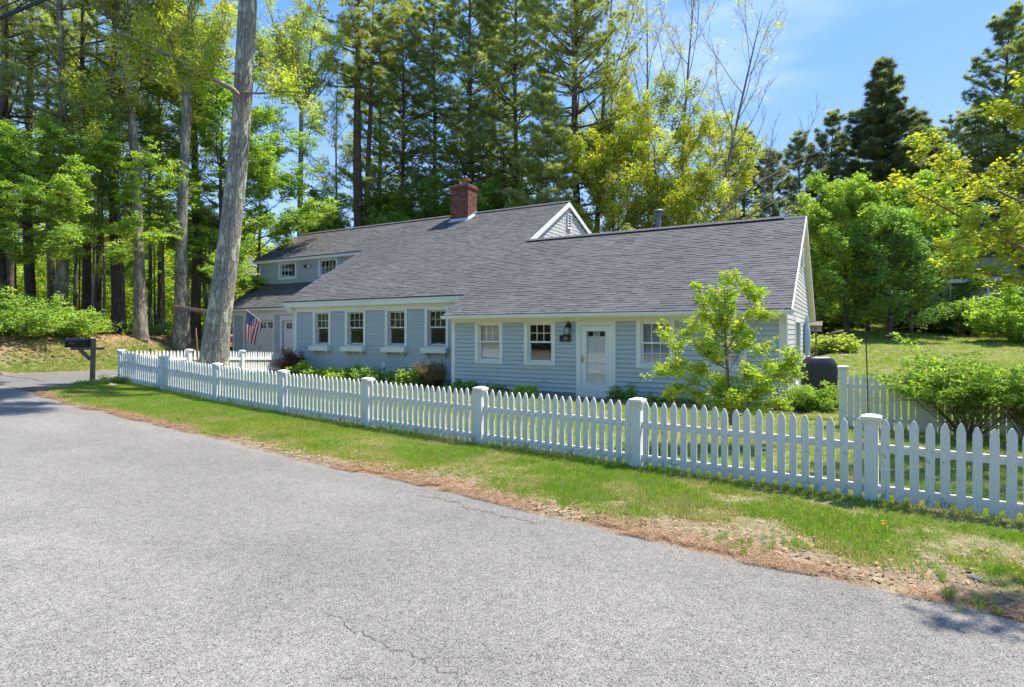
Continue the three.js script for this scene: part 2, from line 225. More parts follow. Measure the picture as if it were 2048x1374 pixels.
// ---------------------------------------------------------------- grass, weeds and litter
const M4 = new THREE.Matrix4(), QT = new THREE.Quaternion(), EU = new THREE.Euler(), SC = V(1, 1, 1), PS = V(0, 0, 0), CO = new THREE.Color();
function instances(name, geo, mat, list) {                     // list of [x, y, z, rx, ry, rz, sx, sy, r, g, b]
  const m = new THREE.InstancedMesh(geo, mat, Math.max(1, list.length)); m.name = name; m.castShadow = m.receiveShadow = true;
  for (let k = 0; k < list.length; k++) { const q = list[k]; QT.setFromEuler(EU.set(q[3], q[4], q[5])); M4.compose(PS.set(q[0], q[1], q[2]), QT, SC.set(q[6], q[7], q[6])); m.setMatrixAt(k, M4); m.setColorAt(k, CO.setRGB(q[8], q[9], q[10])); }
  m.instanceMatrix.needsUpdate = true; if (m.instanceColor) m.instanceColor.needsUpdate = true; return m;
}
function tuftGeo(n, seed, w, spread, bend) { const r = rng(seed), g = new GB(); for (let k = 0; k < n; k++) { const a = r() * 6.283, x = Math.cos(a) * spread * r(), z = Math.sin(a) * spread * r(), h = 0.55 + 0.45 * r(), o = r() * 6.283, bx = Math.cos(o) * bend * (0.3 + r()), bz = Math.sin(o) * bend * (0.3 + r()), f = r() * 3.14, cx = Math.cos(f) * w, cz = Math.sin(f) * w; const i = g.vert(x - cx, 0, z - cz); g.vert(x + cx, 0, z + cz); g.vert(x - cx * 0.8 + bx * 0.35, h * 0.55, z - cz * 0.8 + bz * 0.35); g.vert(x + cx * 0.8 + bx * 0.35, h * 0.55, z + cz * 0.8 + bz * 0.35); g.vert(x + bx, h * (1 - 0.25 * Math.hypot(bx, bz)), z + bz); g.i.push(i, i + 1, i + 3, i, i + 3, i + 2, i + 2, i + 3, i + 4); } return g.build(); }
const bladeMat = new THREE.MeshPhysicalMaterial({ color: 0xffffff, roughness: 1, transmission: 0.4, thickness: 0, side: THREE.DoubleSide, specularIntensity: 0.4 });
{
  const r = rng(21), near = [], yard = [], lawn = [], bank = [];
  const put = (list, X, Z, h, w, t) => { const n = fbm(X * 0.8 + 3, Z * 0.8 + 6, 3), dry = sstep(0.5, 0.72, fbm(X * 1.7 + 50, Z * 1.7, 3)) * 0.55 + (1 - t) * 0.45 + (r() < 0.22 ? 0.6 : 0), k = 0.75 + 0.5 * r(); list.push([X, groundY(X, Z) - 0.005, Z, (r() - 0.5) * 0.3, r() * 6.28, (r() - 0.5) * 0.3, w, h, lerp(0.25 + 0.14 * (n - 0.4), 0.50, clamp(dry)) * k, lerp(0.40, 0.45, clamp(dry)) * k, lerp(0.025, 0.17, clamp(dry)) * k]); };
  for (let k = 0; k < 78000; k++) { const X = 2.6 - Math.pow(r(), 0.85) * 23, z0 = fenceZ(X) - 0.3, z1 = edgeW(X), Z = lerp(z0, z1, r()), t = turf(X, Z); if (r() < t) { const n = fbm(X * 1.1, Z * 1.1, 3); put(near, X, Z, (0.035 + 0.075 * n * (0.6 + 0.8 * r())) * (0.6 + 0.4 * t) * (Z < fenceZ(X) + 0.25 ? 1.25 : 1), 0.055 + 0.03 * r(), t); } }
  for (let k = 0; k < 42000; k++) { const X = 6 - r() * 28, Z = lerp(-16.5, fenceZ(X) - 0.25, r()), t = turf(X, Z); if (X > -0.5 && Z < -15) continue; if (r() < t) put(yard, X, Z, 0.05 + 0.06 * r(), 0.08, t); }
  for (let k = 0; k < 46000; k++) { const d = 13 + 33 * Math.pow(r(), 1.6), x = lerp(0.42, 1.0, r()) * d, X = wx(x, d), Z = wz(x, d); if (X < -0.9 || Z > -9.5) continue; if (r() < 0.6 * turf(X, Z) + 0.2) put(lawn, X, Z, 0.06 + 0.08 * r() + 0.12 * sstep(30, 40, d) * r(), 0.12, 0.9); }
  for (let k = 0; k < 30000; k++) { const Z = -7 - 16 * r(), X = bankEdge(Z) - 5 * r(), t = turf(X, Z); if (r() < t) put(bank, X, Z, 0.06 + 0.07 * r(), 0.1, t * 0.75); }
  for (const [name, list, lab, seed] of [['verge_grass', near, 'patchy bright green grass on the verge between road and fence', 1], ['yard_grass', yard, 'green lawn between the picket fence and the house', 2], ['back_lawn_grass', lawn, 'mown sunny grass rising behind the house side', 3], ['bank_grass', bank, 'thin yellowish grass on the bank beyond the driveway', 4]]) { const m = instances(name, tuftGeo(name === 'verge_grass' ? 11 : 9, seed, 0.05, 0.9, 0.75), bladeMat, list); tag(m, lab, 'grass', null, 'stuff'); scene.add(m); }
  // clumps of taller grass along the fence foot and on the verge
  const cl = []; const clump = (X, Z, n, h) => { for (let k = 0; k < n; k++) { const a = r() * 6.28, q = 0.2 * Math.sqrt(r()), x = X + Math.cos(a) * q, z = Z + Math.sin(a) * q; cl.push([x, groundY(x, z), z, (r() - 0.5) * 0.5, r() * 6.28, (r() - 0.5) * 0.5, 0.05, h * (0.6 + 0.6 * r()), 0.22 + 0.08 * r(), 0.37 + 0.08 * r(), 0.035]); } };
  for (const [u, v] of [[1285, 1020], [1305, 1000], [1715, 1110], [1500, 1095], [1990, 1140], [1850, 1140], [1780, 1010], [1795, 1000], [800, 940], [990, 975], [1040, 985], [1120, 1010], [1930, 1200], [1445, 1080], [560, 880], [1560, 1090]]) { const q = dirOf(u, v).multiplyScalar(-EYE / dirOf(u, v).y); clump(q.x, q.z, 14, 0.11); }
  for (let k = 0; k < 60; k++) { const X = 2 - 21 * r(); clump(X, fenceZ(X) + 0.12 * (r() - 0.3), 4, 0.12); }
  const cm = instances('grass_clumps', tuftGeo(12, 9, 0.04, 0.7, 0.6), bladeMat, cl); tag(cm, 'taller dark green grass clumps at fence foot and road edge', 'grass', null, 'stuff'); scene.add(cm);
  // fallen needles and leaves
  const nd = [], lf = [];
  for (let k = 0; k < 22000; k++) { const X = 2.6 - r() * 22, e = -0.12 + Math.abs(r() + r() - 1) * 0.55 + (r() < 0.12 ? r() * 1.3 : 0), Z = edgeW(X) - e, br = 0.6 + 0.7 * r(); if ((e < 0 && fbm(X * 2, 4, 2) < 0.45) || fbm(X * 0.7 + 12, Z * 0.9, 3) < 0.36 + 0.12 * r()) continue; nd.push([X, groundY(X, Z) + 0.012 + 0.018 * r(), Z, (r() - 0.5) * 0.5, r() * 6.28, 0, 1, 1, 0.34 * br, 0.205 * br, 0.115 * br]); }
  for (let k = 0; k < 9000; k++) { const far = r() < 0.3; let X, Z; if (far) { Z = -7.5 - 15 * r(); X = bankEdge(Z) - 1 - 9 * r(); } else { X = 2.5 - 20 * r(); Z = edgeW(X) - 1.9 * r() * r() - 0.03; } const br = 0.55 + 0.8 * r(), s = far ? 0.08 : 0.012 + 0.022 * r() * r(); lf.push([X, groundY(X, Z) + 0.022, Z, (r() - 0.5) * 0.8, r() * 6.28, (r() - 0.5) * 0.8, s, s, 0.34 * br, 0.22 * br, 0.12 * br]); }
  const ng = new GB(); for (let k = 0; k < 3; k++) { const a = k * 1.1, x = Math.cos(a) * 0.05, z = Math.sin(a) * 0.05, i = ng.vert(-x, 0, -z); ng.vert(-x + 0.003, 0.001, -z + 0.003); ng.vert(x + 0.02 * k - 0.02, 0.004, z); ng.i.push(i, i + 1, i + 2); }
  const nm = instances('pine_needles', ng.build(), std([1, 1, 1], 0.9, { side: THREE.DoubleSide }), nd); tag(nm, 'rust brown fallen pine needles strewn along the road edge', 'needles', null, 'stuff'); scene.add(nm);
  const lg = new GB(); { const o = [[0, 0, -1], [0.5, 0.15, -0.2], [0.35, 0.2, 0.6], [0, 0, 1], [-0.4, 0.22, 0.5], [-0.5, 0.1, -0.3]].map((p) => lg.vert(...p)); lg.i.push(o[0], o[1], o[2], o[0], o[2], o[3], o[0], o[3], o[4], o[0], o[4], o[5]); }
  const lm = instances('fallen_leaves', lg.build(), std([1, 1, 1], 0.95, { side: THREE.DoubleSide }), lf); tag(lm, 'dry brown leaves scattered on verge and bank', 'leaves', null, 'stuff'); scene.add(lm);
}
console.log('grass done');
// ---------------------------------------------------------------- house materials
const dirtTex = texture(512, 512, (i, j, u, v) => { const l = 0.93 + 0.1 * (tfbm(u, v, 6, 5) - 0.5) + 0.05 * (tfbm(u, v, 60, 2) - 0.5) - (tvn(u * 90, v * 90, 90) > 0.965 ? 0.2 : 0); return [l, l * 0.995, l * 0.975]; });
const grainBump = texture(256, 256, (i, j, u, v) => 0.5 + 0.5 * (tfbm(u, v * 0.12, 40, 3) - 0.5) + 0.25 * (tfbm(u, v, 8, 3) - 0.5), { srgb: false, repeat: [3, 3] });
const M = {
  white: std([0.80, 0.80, 0.77], 0.55, { map: dirtTex, bumpMap: grainBump, bumpScale: 0.0015 }),
  fence: std([0.80, 0.80, 0.78], 0.6, { map: dirtTex, bumpMap: grainBump, bumpScale: 0.002 }),
  blue: [0, 1, 2].map((k) => std([0.46 + 0.016 * (k - 1), 0.51 + 0.016 * (k - 1), 0.53 + 0.016 * (k - 1)], 0.6, { map: dirtTex, bumpMap: grainBump, bumpScale: 0.002 })),
  side: [0, 1, 2].map((k) => std([0.52 + 0.035 * (k - 1), 0.52 + 0.035 * (k - 1), 0.51 + 0.035 * (k - 1)], 0.75, { map: dirtTex, bumpMap: grainBump, bumpScale: 0.003 })),
  room: std([0.46, 0.51, 0.53], 0.8), plaster: std([0.55, 0.53, 0.48], 0.9), deck: std([0.16, 0.13, 0.1], 0.9), foundation: std([0.3, 0.29, 0.27], 0.95, { map: dirtTex }),
  glass: new THREE.MeshPhysicalMaterial({ color: 0xffffff, roughness: 0.02, transmission: 1, thickness: 0, ior: 1.5 }),
  black: std([0.015, 0.015, 0.016], 0.45), metal: std([0.35, 0.36, 0.37], 0.4, { metalness: 0.8 }), zinc: std([0.55, 0.56, 0.58], 0.45, { metalness: 0.6 }), brass: std([0.5, 0.36, 0.14], 0.35, { metalness: 0.9 }),
  shade: std([0.55, 0.52, 0.46], 0.9), blind: std([0.7, 0.69, 0.66], 0.7),
};
const shingleTex = texture(256, 256, (i, j, u, v) => 0.72 + 0.5 * (tvn(u * 128, v * 128, 128) - 0.5) + 0.3 * (tfbm(u, v, 30, 3) - 0.5) + 0.18, { repeat: [2, 2] });
const SHL = [0.09, 0.10, 0.11, 0.127], SH = SHL.map((l) => std([l * 0.985, l, l * 1.05], 0.95, { map: shingleTex, bumpMap: shingleTex, bumpScale: 0.003 }));
const shVert = std([1, 1, 1], 0.95, { map: shingleTex, bumpMap: shingleTex, bumpScale: 0.003, vertexColors: true });

// ---------------------------------------------------------------- cottage
const house = thing('cottage', 'long low blue clapboard house with grey shingled roof and brick chimney', 'house', [0, 0, 0]);
const SL = 0.586, PY = (Z) => 2.52 + SL * (-16.05 - Z);       // the front roof plane that all front roofs lie in
const ZW = -16.4, ZM = -17.7, ZG = -20.9, ZD = -22.6;          // front faces of wing, main block, garage, dormer
const XL = -11.83, XR = -1.43, XM = -21.36, XG = -30.37, ZR = -21.6, ZRM = -25.8;

function wallXY(pts, holes, z, depth, mat) { const s = new THREE.Shape(pts.map((p) => new THREE.Vector2(...p))); for (const [a, b, c, d] of holes) s.holes.push(new THREE.Path([[a, c], [b, c], [b, d], [a, d]].map((p) => new THREE.Vector2(...p)))); const g = new THREE.ExtrudeGeometry(s, { depth, bevelEnabled: false }); g.translate(0, 0, z - depth); return part('wall', g, mat, house); }
function clapRows(x0, x1, y0, y1, step, z, cuts, mats, seed) {   // boards one by one, cut round the openings
  const r = rng(seed); for (let y = y0; y < y1 - 0.02; y += step) { const yt = Math.min(y + step, y1); let segs = [[x0, x1]];
    for (const [a, b, c, d] of cuts) if (Math.min(yt, d) - Math.max(y, c) > 0.02) segs = segs.flatMap(([p, q]) => b <= p || a >= q ? [[p, q]] : [[p, a], [b, q]].filter(([s, t]) => t - s > 0.03));
    for (const [p, q] of segs) { const o = r() * 5, w = 0.0015 * (r() - 0.5), zf = z + 0.041 + w, zt = z + 0.014, gap = 0.017; part('clapboard', new GB().hex([[p, y, zf], [q, y, zf], [q, yt - gap, zt], [p, yt - gap, zt], [p, y, z + 0.001], [q, y, z + 0.001], [q, yt - gap, z + 0.001], [p, yt - gap, z + 0.001]], null, o).build(), mats[Math.floor(r() * 3)], house); } }
}
function sash(parent, x0, x1, y0, y1, z, cols, rows, mat, rail = 0.045, mw = 0.02) {
  const g = partGroup('sash', parent, [0, 0, 0]);
  const list = [[x0, y0, z - 0.018, x0 + rail, y1, z + 0.018], [x1 - rail, y0, z - 0.018, x1, y1, z + 0.018], [x0 + rail, y0, z - 0.017, x1 - rail, y0 + rail * 1.2, z + 0.017], [x0 + rail, y1 - rail, z - 0.017, x1 - rail, y1, z + 0.017]];
  const a = x0 + rail, b = x1 - rail, c = y0 + rail * 1.2, d = y1 - rail;
  for (let i = 1; i < cols; i++) { const m = lerp(a, b, i / cols); list.push([m - mw / 2, c, z - 0.008, m + mw / 2, d, z + 0.012]); }
  for (let j = 1; j < rows; j++) { const m = lerp(c, d, j / rows); list.push([a, m - mw / 2, z - 0.007, b, m + mw / 2, z + 0.0105]); }
  const fr = boxes(list); const f = part('sash', fr, mat, parent); parent.remove(g);
  const pane = part('pane', boxG(a, c, z - 0.003, b, d, z - 0.001), M.glass, parent); return f;
}
// double-hung window; x0..x1, y0..y1 are the outside of its casing, z the wall face
function doubleHung(x0, x1, y0, y1, z, o = {}) {
  const w = partGroup('window', house, [(x0 + x1) / 2, y0, z]), cx = (x1 - x0) / 2, H = y1 - y0, t = o.trim ?? 0.12, bt = o.sill ?? 0.1, rec = o.recess ?? 0.05, sm = o.sash || M.white;
  const a = -cx + t, b = cx - t, c = bt, d = H - (o.head ?? 0.03);
  part('casing', boxes([[-cx, 0, 0, a, H, 0.044], [b, 0, 0, cx, H, 0.044], [a, 0, 0, b, c - 0.02, 0.043], [a, d, 0, b, H, 0.041]]), M.white, w);
  part('sill', boxG(-cx - 0.015, c - 0.05, -0.02, cx + 0.015, c - 0.012, 0.06), M.white, w);
  part('jamb', boxes([[a - 0.005, c - 0.012, -0.14, a + 0.02, d, 0.004], [b - 0.02, c - 0.012, -0.14, b + 0.005, d, 0.004], [a + 0.02, d - 0.02, -0.14, b - 0.02, d + 0.005, 0.004], [a + 0.02, c - 0.012, -0.14, b - 0.02, c + 0.004, 0.0]]), o.jamb || M.white, w);
  const mid = (c + d) / 2 + 0.01, gt = o.top || [3, 2], gb = o.bottom || [1, 1];
  sash(w, a + 0.02, b - 0.02, mid - 0.02, d - 0.02, -rec, gt[0], gt[1], sm); sash(w, a + 0.02, b - 0.02, c + 0.005, mid + 0.02, -rec - 0.04, gb[0], gb[1], sm);
  if (o.shade) part('roller_shade', boxG(a + 0.03, c + 0.02, -rec - 0.1, b - 0.03, d - 0.03, -rec - 0.094), o.shade, w);
  if (o.blind) { const g = new GB(); for (let y = c + 0.05; y < d - 0.05; y += 0.035) g.hex([[a + 0.03, y, -rec - 0.085], [b - 0.03, y, -rec - 0.085], [b - 0.03, y + 0.004, -rec - 0.085], [a + 0.03, y + 0.004, -rec - 0.085], [a + 0.03, y + 0.016, -rec - 0.108], [b - 0.03, y + 0.016, -rec - 0.108], [b - 0.03, y + 0.02, -rec - 0.108], [a + 0.03, y + 0.02, -rec - 0.108]]); g.box(a + 0.025, d - 0.06, -rec - 0.115, b - 0.025, d - 0.015, -rec - 0.07); part('blind', g.build(), M.blind, w); }
  return w;
}
const WW = [[-10.884, -9.808], [-9.007, -7.909], [-5.324, -4.227], [-3.435, -2.351]], DOORX = [-7.2, -5.945];
const MW = [[-20.178, -19.109], [-18.257, -17.10], [-16.05, -14.92], [-14.05, -12.935]], DW = [[-28.63, -27.11], [-25.33, -23.87]];
const hole = (x0, x1, y0, y1) => [x0, x1, y0, y1];
// shells of wall with real openings, dark rooms behind them
const cutW = WW.map(([a, b]) => hole(a + 0.115, b - 0.115, 0.99, 2.245)), cutD = hole(DOORX[0] + 0.14, DOORX[1] - 0.14, 0.1, 2.2);
wallXY([[XL, -0.4], [XR, -0.4], [XR, 2.5], [XL, 2.5]], [...cutW, cutD], ZW, 0.14, M.room);
const cutM = MW.map(([a, b]) => hole(a + 0.115, b - 0.115, 1.45, 2.79));
wallXY([[XM, -0.4], [XL, -0.4], [XL, 3.2], [XM, 3.2]], cutM, ZM, 0.14, M.room);
const cutG = [hole(-29.3, -26.95, 0.2, 2.62), hole(-26.2, -25.3, 0.2, 2.62)];
wallXY([[XG, -0.4], [XM, -0.4], [XM, 3.4], [XG, 3.4]], cutG, ZG, 0.14, M.room);
const cutU = DW.map(([a, b]) => hole(a + 0.115, b - 0.115, 5.11, 5.93));
wallXY([[XG, 4.2], [XM, 4.2], [XM, 6.1], [XG, 6.1]], cutU, ZD, 0.14, M.room);
function wallZY(pts, holes, x, depth) { const s = new THREE.Shape(pts.map((p) => new THREE.Vector2(...p))); for (const [a, b, c, d] of holes) s.holes.push(new THREE.Path([[a, c], [b, c], [b, d], [a, d]].map((p) => new THREE.Vector2(...p)))); const g = new THREE.ExtrudeGeometry(s, { depth, bevelEnabled: false }); g.rotateY(-Math.PI / 2); g.translate(x, 0, 0); return part('wall', g, M.room, house); }
const WGD = [-21.3, -19.3, 0.35, 2.25];                        // glazed door in the gable end, along Z
wallZY([[ZW - 0.14, -0.4], [ZW - 0.14, 2.6], [ZR, 5.6], [-26.8, 2.5], [-26.8, -0.4]], [WGD], XR, 0.14);
wallZY([[ZM - 0.14, -0.4], [ZM - 0.14, 3.25], [ZRM, 8.02], [-33, 5.1], [-33, -0.4]], [], XL + 0.02, 0.14);
wallZY([[ZM - 0.14, -0.4], [ZM - 0.14, 3.25], [ZD, 6.0], [ZD, -0.4]], [], XM + 0.14, 0.14);
wallZY([[ZG - 0.14, -0.4], [ZG - 0.14, 3.2], [ZD, 4.6], [ZD, 6.0], [ZRM, 8.02], [-33, 5.1], [-33, -0.4]], [], XG + 0.14, 0.14);
part('wall', boxes([[XG, -0.4, -33.14, XL, 5.1, -33], [XL, -0.4, -26.94, XR, 2.5, -26.8]]), M.blue[1], house);
part('floor', boxes([[XL, 0.0, -26.7, XR - 0.15, 0.1, ZW - 0.15], [XG + 0.15, 0.0, -32.9, XL - 0.2, 0.1, ZG - 0.15], [XM + 0.15, 0.0, -20.9, XL - 0.2, 0.1, ZM - 0.15], [XG + 0.2, 3.9, -32.9, XL - 0.2, 4.0, ZD - 0.15]]), M.deck, house);
part('inner_wall', boxes([[XL + 0.02, 0.1, -19.6, XR - 0.15, 2.45, -19.5], [XM + 0.15, 0.1, -21.0, XL - 0.2, 3.0, -20.95], [XG + 0.2, 4.0, -25, XM, 6.8, -24.9]]), M.plaster, house);
part('ceiling', boxes([[XL + 0.02, 2.5, -19.5, XR - 0.15, 2.53, ZW - 0.15], [XM + 0.15, 3.05, -20.95, XL - 0.2, 3.08, ZM - 0.15]]), M.plaster, house);
part('foundation', boxes([[XL - 0.0, -0.5, ZW + 0.002, XR + 0.012, 0.1, ZW + 0.012], [XM, -0.5, ZM + 0.002, XL, 0.18, ZM + 0.012], [XR + 0.002, -0.5, -26.8, XR + 0.0121, 0.1, ZW]]), M.foundation, house);
// clapboards
clapRows(XL + 0.12, XR - 0.13, 0.1, 2.26, 0.135, ZW, [...WW.map(([a, b]) => hole(a + 0.06, b - 0.06, 0.96, 2.4)), hole(DOORX[0] + 0.05, DOORX[1] - 0.05, 0, 2.4)], M.blue, 31);
clapRows(XM + 0.15, XL, 0.18, 2.84, 0.104, ZM, MW.map(([a, b]) => hole(a + 0.06, b - 0.06, 1.42, 2.9)), M.blue, 32);
clapRows(XG + 0.12, XM, 0.3, 2.9, 0.104, ZG, [hole(-29.4, -26.8, 0, 2.95), hole(-26.35, -25.1, 0, 2.95)], M.blue, 33);
clapRows(XG + 0.14, -22.2, 4.62, 5.98, 0.104, ZD, DW.map(([a, b]) => hole(a + 0.06, b - 0.06, 5.06, 6.1)), M.blue, 34);
// gable end of the wing: long boards, butted at the rake; and its twin above the wing ridge in split shingles
{
  const r = rng(35), half = (y) => (5.62 - y) / 0.605;
  for (let y = 0.1; y < 5.5; y += 0.137) { const yt = y + 0.137, hb = Math.min(5.2, half(y)), ht = Math.min(5.2, half(yt)); if (ht < 0.03) break; let segs = [[-hb, hb, -ht, ht]]; const [a, b, c, d] = WGD.map((q, i) => i < 2 ? q - ZR : q); if (yt > c + 0.02 && y < d - 0.02) segs = [[-hb, a - 0.1, -ht, a - 0.1], [b + 0.1, hb, b + 0.1, ht]];
    for (const [p, q, pt, qt] of segs) { const X = XR, o = r() * 5; part('clapboard', new GB().hex([[X + 0.026, y, ZR + q], [X + 0.026, y, ZR + p], [X + 0.018, yt - 0.02, ZR + pt], [X + 0.018, yt - 0.02, ZR + qt], [X + 0.001, y, ZR + q], [X + 0.001, y, ZR + p], [X + 0.001, yt - 0.02, ZR + pt], [X + 0.001, yt - 0.02, ZR + qt]], null, o).build(), M.side[Math.floor(r() * 3)], house); } }
  for (let y = 5.35; y < 8; y += 0.165) { const f = (8.0 - y) / SL, k = (8.0 - y) / 0.40; let z = ZRM - k * 0.985; const zEnd = ZRM + f * 0.97; while (z < zEnd - 0.02) { const w = Math.min(0.14 + 0.22 * r(), zEnd - z), dy = 0.008 * (r() - 0.5); if (z + w > -29.6) part('wall_shingle', new GB().hex([[XL + 0.045, y + dy, z + w - 0.004], [XL + 0.045, y + dy, z + 0.002], [XL + 0.036, y + 0.143, z + 0.002], [XL + 0.036, y + 0.143, z + w - 0.004], [XL + 0.021, y + dy, z + w - 0.004], [XL + 0.021, y + dy, z + 0.002], [XL + 0.021, y + 0.143, z + 0.002], [XL + 0.021, y + 0.143, z + w - 0.004]], null, r() * 4).build(), M.side[Math.floor(r() * 3)], house); z += w; } }
}
// ---------------------------------------------------------------- roofs
const CS = Math.cos(Math.atan(SL)), SN = Math.sin(Math.atan(SL));
{
  const r = rng(41), cos = CS, sin = SN, merged = new GB(true);
  const cover = (x0, x1, zA, zB, yA, slope, own) => {          // shingle courses from the eave (zA, yA) up to zB
    const c = Math.cos(Math.atan(slope)), s = Math.sin(Math.atan(slope)), L = (zA - zB) / c, e = 0.142; let row = 0;
    const P = (x, t, h) => [x, yA + t * s + h * c, zA - t * c + h * s];
    for (let t = 0; t < L - 0.02; t += e, row++) { let x = x0 - r() * 0.3; while (x < x1 - 0.01) { const w = 0.13 + 0.3 * r(), a = Math.max(x, x0), b = Math.min(x + w, x1); x += w; if (b - a < 0.015) continue; const th = r() < 0.4 ? 0.021 : 0.013, t1 = Math.min(t + e + 0.03, L), dt = 0.006 * (r() - 0.5), f = clamp(fbm(a * 0.45 + 3, t * 0.6 + 7, 3)), k = Math.floor(clamp(r() * 0.75 + (f - 0.3) * 0.7, 0, 0.999) * 4);
      const q = [P(a + 0.002, t + dt, th), P(b - 0.002, t + dt, th), P(b - 0.002, t1, 0.003), P(a + 0.002, t1, 0.003), P(a + 0.002, t + dt, 0), P(b - 0.002, t + dt, 0), P(b - 0.002, t1, 0), P(a + 0.002, t1, 0)];
      if (row < own) part('shingle', new GB().hex(q, null, r() * 3).build(), SH[k], house); else { const l = SHL[k] * (0.94 + 0.12 * r()); merged.hex(q, [l * 0.985, l, l * 1.05], r() * 3); } } }
  };
  cover(-11.98, -1.25, -16.05, ZR - 0.02, PY(-16.05), SL, 8);
  cover(-21.75, -11.99, -17.39, ZRM - 0.02, PY(-17.39), SL, 0);
  cover(-11.985, -11.70, -21.55, ZRM - 0.02, PY(-21.55) + 0.012, SL, 0);
  cover(-30.6, -21.76, -22.3, ZRM - 0.02, PY(-22.3), SL, 0);
  cover(-30.6, -21.3, -20.45, ZD + 0.02, 3.3, 0.69, 0);
  const m = part('shingles', merged.build(), shVert, house); m.userData.kind = 'stuff'; m.userData.label = 'grey asphalt shingles in courses';
  // boards under the shingles, and the roofs at the back
  const deck = (x0, x1, zA, zB, yA, slope, t = 0.12) => extrudeX([[zA + 0.01, yA - 0.006], [zB, yA + slope * (zA - zB) - 0.006], [zB, yA + slope * (zA - zB) - t], [zA + 0.01, yA - 0.04]], x0, x1);
  const back = (x0, x1, zA, yA, zB, slope) => extrudeX([[zA, yA], [zA, yA - 0.12], [zB, yA - slope * (zA - zB) - 0.12], [zB, yA - slope * (zA - zB)]], x0, x1);
  part('roof', mergeGeometries([deck(-11.97, -1.25, -16.05, ZR, PY(-16.05), SL), deck(-21.74, -11.98, -17.39, ZRM, PY(-17.39), SL), deck(-11.975, -11.71, -21.6, ZRM, PY(-21.6), SL), deck(-30.6, -21.75, -22.3, ZRM, PY(-22.3), SL), deck(-30.6, -21.75, -20.45, ZD - 0.1, 3.3, 0.69), back(-11.7, -1.25, ZR, PY(ZR), -27.2, SL), back(-30.6, -11.7, ZRM, PY(ZRM), -33.4, 0.4)]), SH[1], house);
  // ridge caps, piece by piece
  const cap = (x0, x1, z, y, sl2, mat) => { for (let x = x0; x < x1 - 0.02; x += 0.145) { const a = x, b = Math.min(x + 0.15, x1), h = 0.025; part('ridge_shingle', new GB().hex([[a, y - SL * 0.14 + 0.022, z + 0.14], [b, y - SL * 0.14 + 0.014, z + 0.14], [b, y + h, z], [a, y + h + 0.008, z], [a, y - SL * 0.14 + 0.01, z + 0.139], [b, y - SL * 0.14 + 0.004, z + 0.139], [b, y + 0.012, z - 0.001], [a, y + 0.012, z - 0.001]]).hex([[b, y - sl2 * 0.14 + 0.014, z - 0.14], [a, y - sl2 * 0.14 + 0.022, z - 0.14], [a, y + h + 0.008, z], [b, y + h, z], [b, y - sl2 * 0.14 + 0.004, z - 0.139], [a, y - sl2 * 0.14 + 0.01, z - 0.139], [a, y + 0.012, z + 0.001], [b, y + 0.012, z + 0.001]]).build(), mat[Math.floor(r() * 2)], house); } };
  cap(-11.7, -1.9, ZR, PY(ZR) + 0.055, SL, SH); cap(-1.9, -1.25, ZR, PY(ZR) + 0.012, SL, SH); cap(-30.6, -11.7, ZRM, PY(ZRM) + 0.05, 0.4, SH);
  part('ridge_vent', extrudeX([[ZR + 0.16, PY(ZR) - 0.085], [ZR, PY(ZR) + 0.062], [ZR - 0.16, PY(ZR) - 0.085]], -11.69, -1.9), std([0.02, 0.02, 0.022], 0.8), house);
  part('ridge_vent', extrudeX([[ZRM + 0.15, PY(ZRM) - 0.08], [ZRM, PY(ZRM) + 0.055], [ZRM - 0.15, PY(ZRM) - 0.05]], -30.5, -11.75), std([0.025, 0.025, 0.028], 0.8), house);
}
// ---------------------------------------------------------------- trim
const T = (name, ...list) => part(name, boxes(list), M.white, house);
T('corner_board', [XL, 0.06, ZW, XL + 0.125, 2.3, ZW + 0.042], [XL - 0.03, 0.06, ZW - 0.9, XL - 0.001, 2.4, ZW + 0.03]);
T('corner_board', [XR - 0.135, 0.06, ZW, XR + 0.034, 2.3, ZW + 0.043], [XR + 0.001, 0.06, ZW - 0.12, XR + 0.0345, 2.4, ZW]);
T('corner_board', [XM, 0.1, ZM, XM + 0.15, 2.86, ZM + 0.042], [XM - 0.03, 0.1, ZM - 0.12, XM - 0.001, 2.86, ZM + 0.03]);
T('corner_board', [XG, 0.2, ZG, XG + 0.12, 2.92, ZG + 0.042]); T('corner_board', [XG, 4.7, ZD, XG + 0.14, 6.0, ZD + 0.042]);
T('frieze', [XL - 0.03, 2.262, ZW + 0.001, XR + 0.03, 2.46, ZW + 0.04]); T('frieze', [XM - 0.02, 2.845, ZM + 0.001, XL, 3.08, ZM + 0.04]); T('frieze', [XG - 0.01, 2.9, ZG + 0.001, XM, 3.2, ZG + 0.04]); T('frieze', [XG - 0.01, 5.985, ZD + 0.001, -22.0, 6.1, ZD + 0.04]);
T('soffit', [-11.95, 2.43, ZW - 0.02, -1.26, 2.452, -16.1]); T('soffit', [-21.72, 3.06, ZM - 0.02, -11.99, 3.082, -17.46]); T('soffit', [-30.58, 3.17, ZG - 0.05, -21.76, 3.19, -20.5]); T('soffit', [-30.58, 6.02, ZD - 0.02, -21.78, 6.04, -22.36]);
T('fascia', [-11.955, 2.39, -16.1, -1.26, 2.50, -16.072]); T('fascia', [-21.74, 3.05, -17.455, -11.99, 3.285, -17.42], [-21.73, 3.2, -17.42, -11.99, 3.29, -17.395]); T('fascia', [-30.59, 3.15, -20.5, -21.76, 3.275, -20.475]); T('fascia', [-30.59, 6.0, -22.36, -21.77, 6.165, -22.325]);
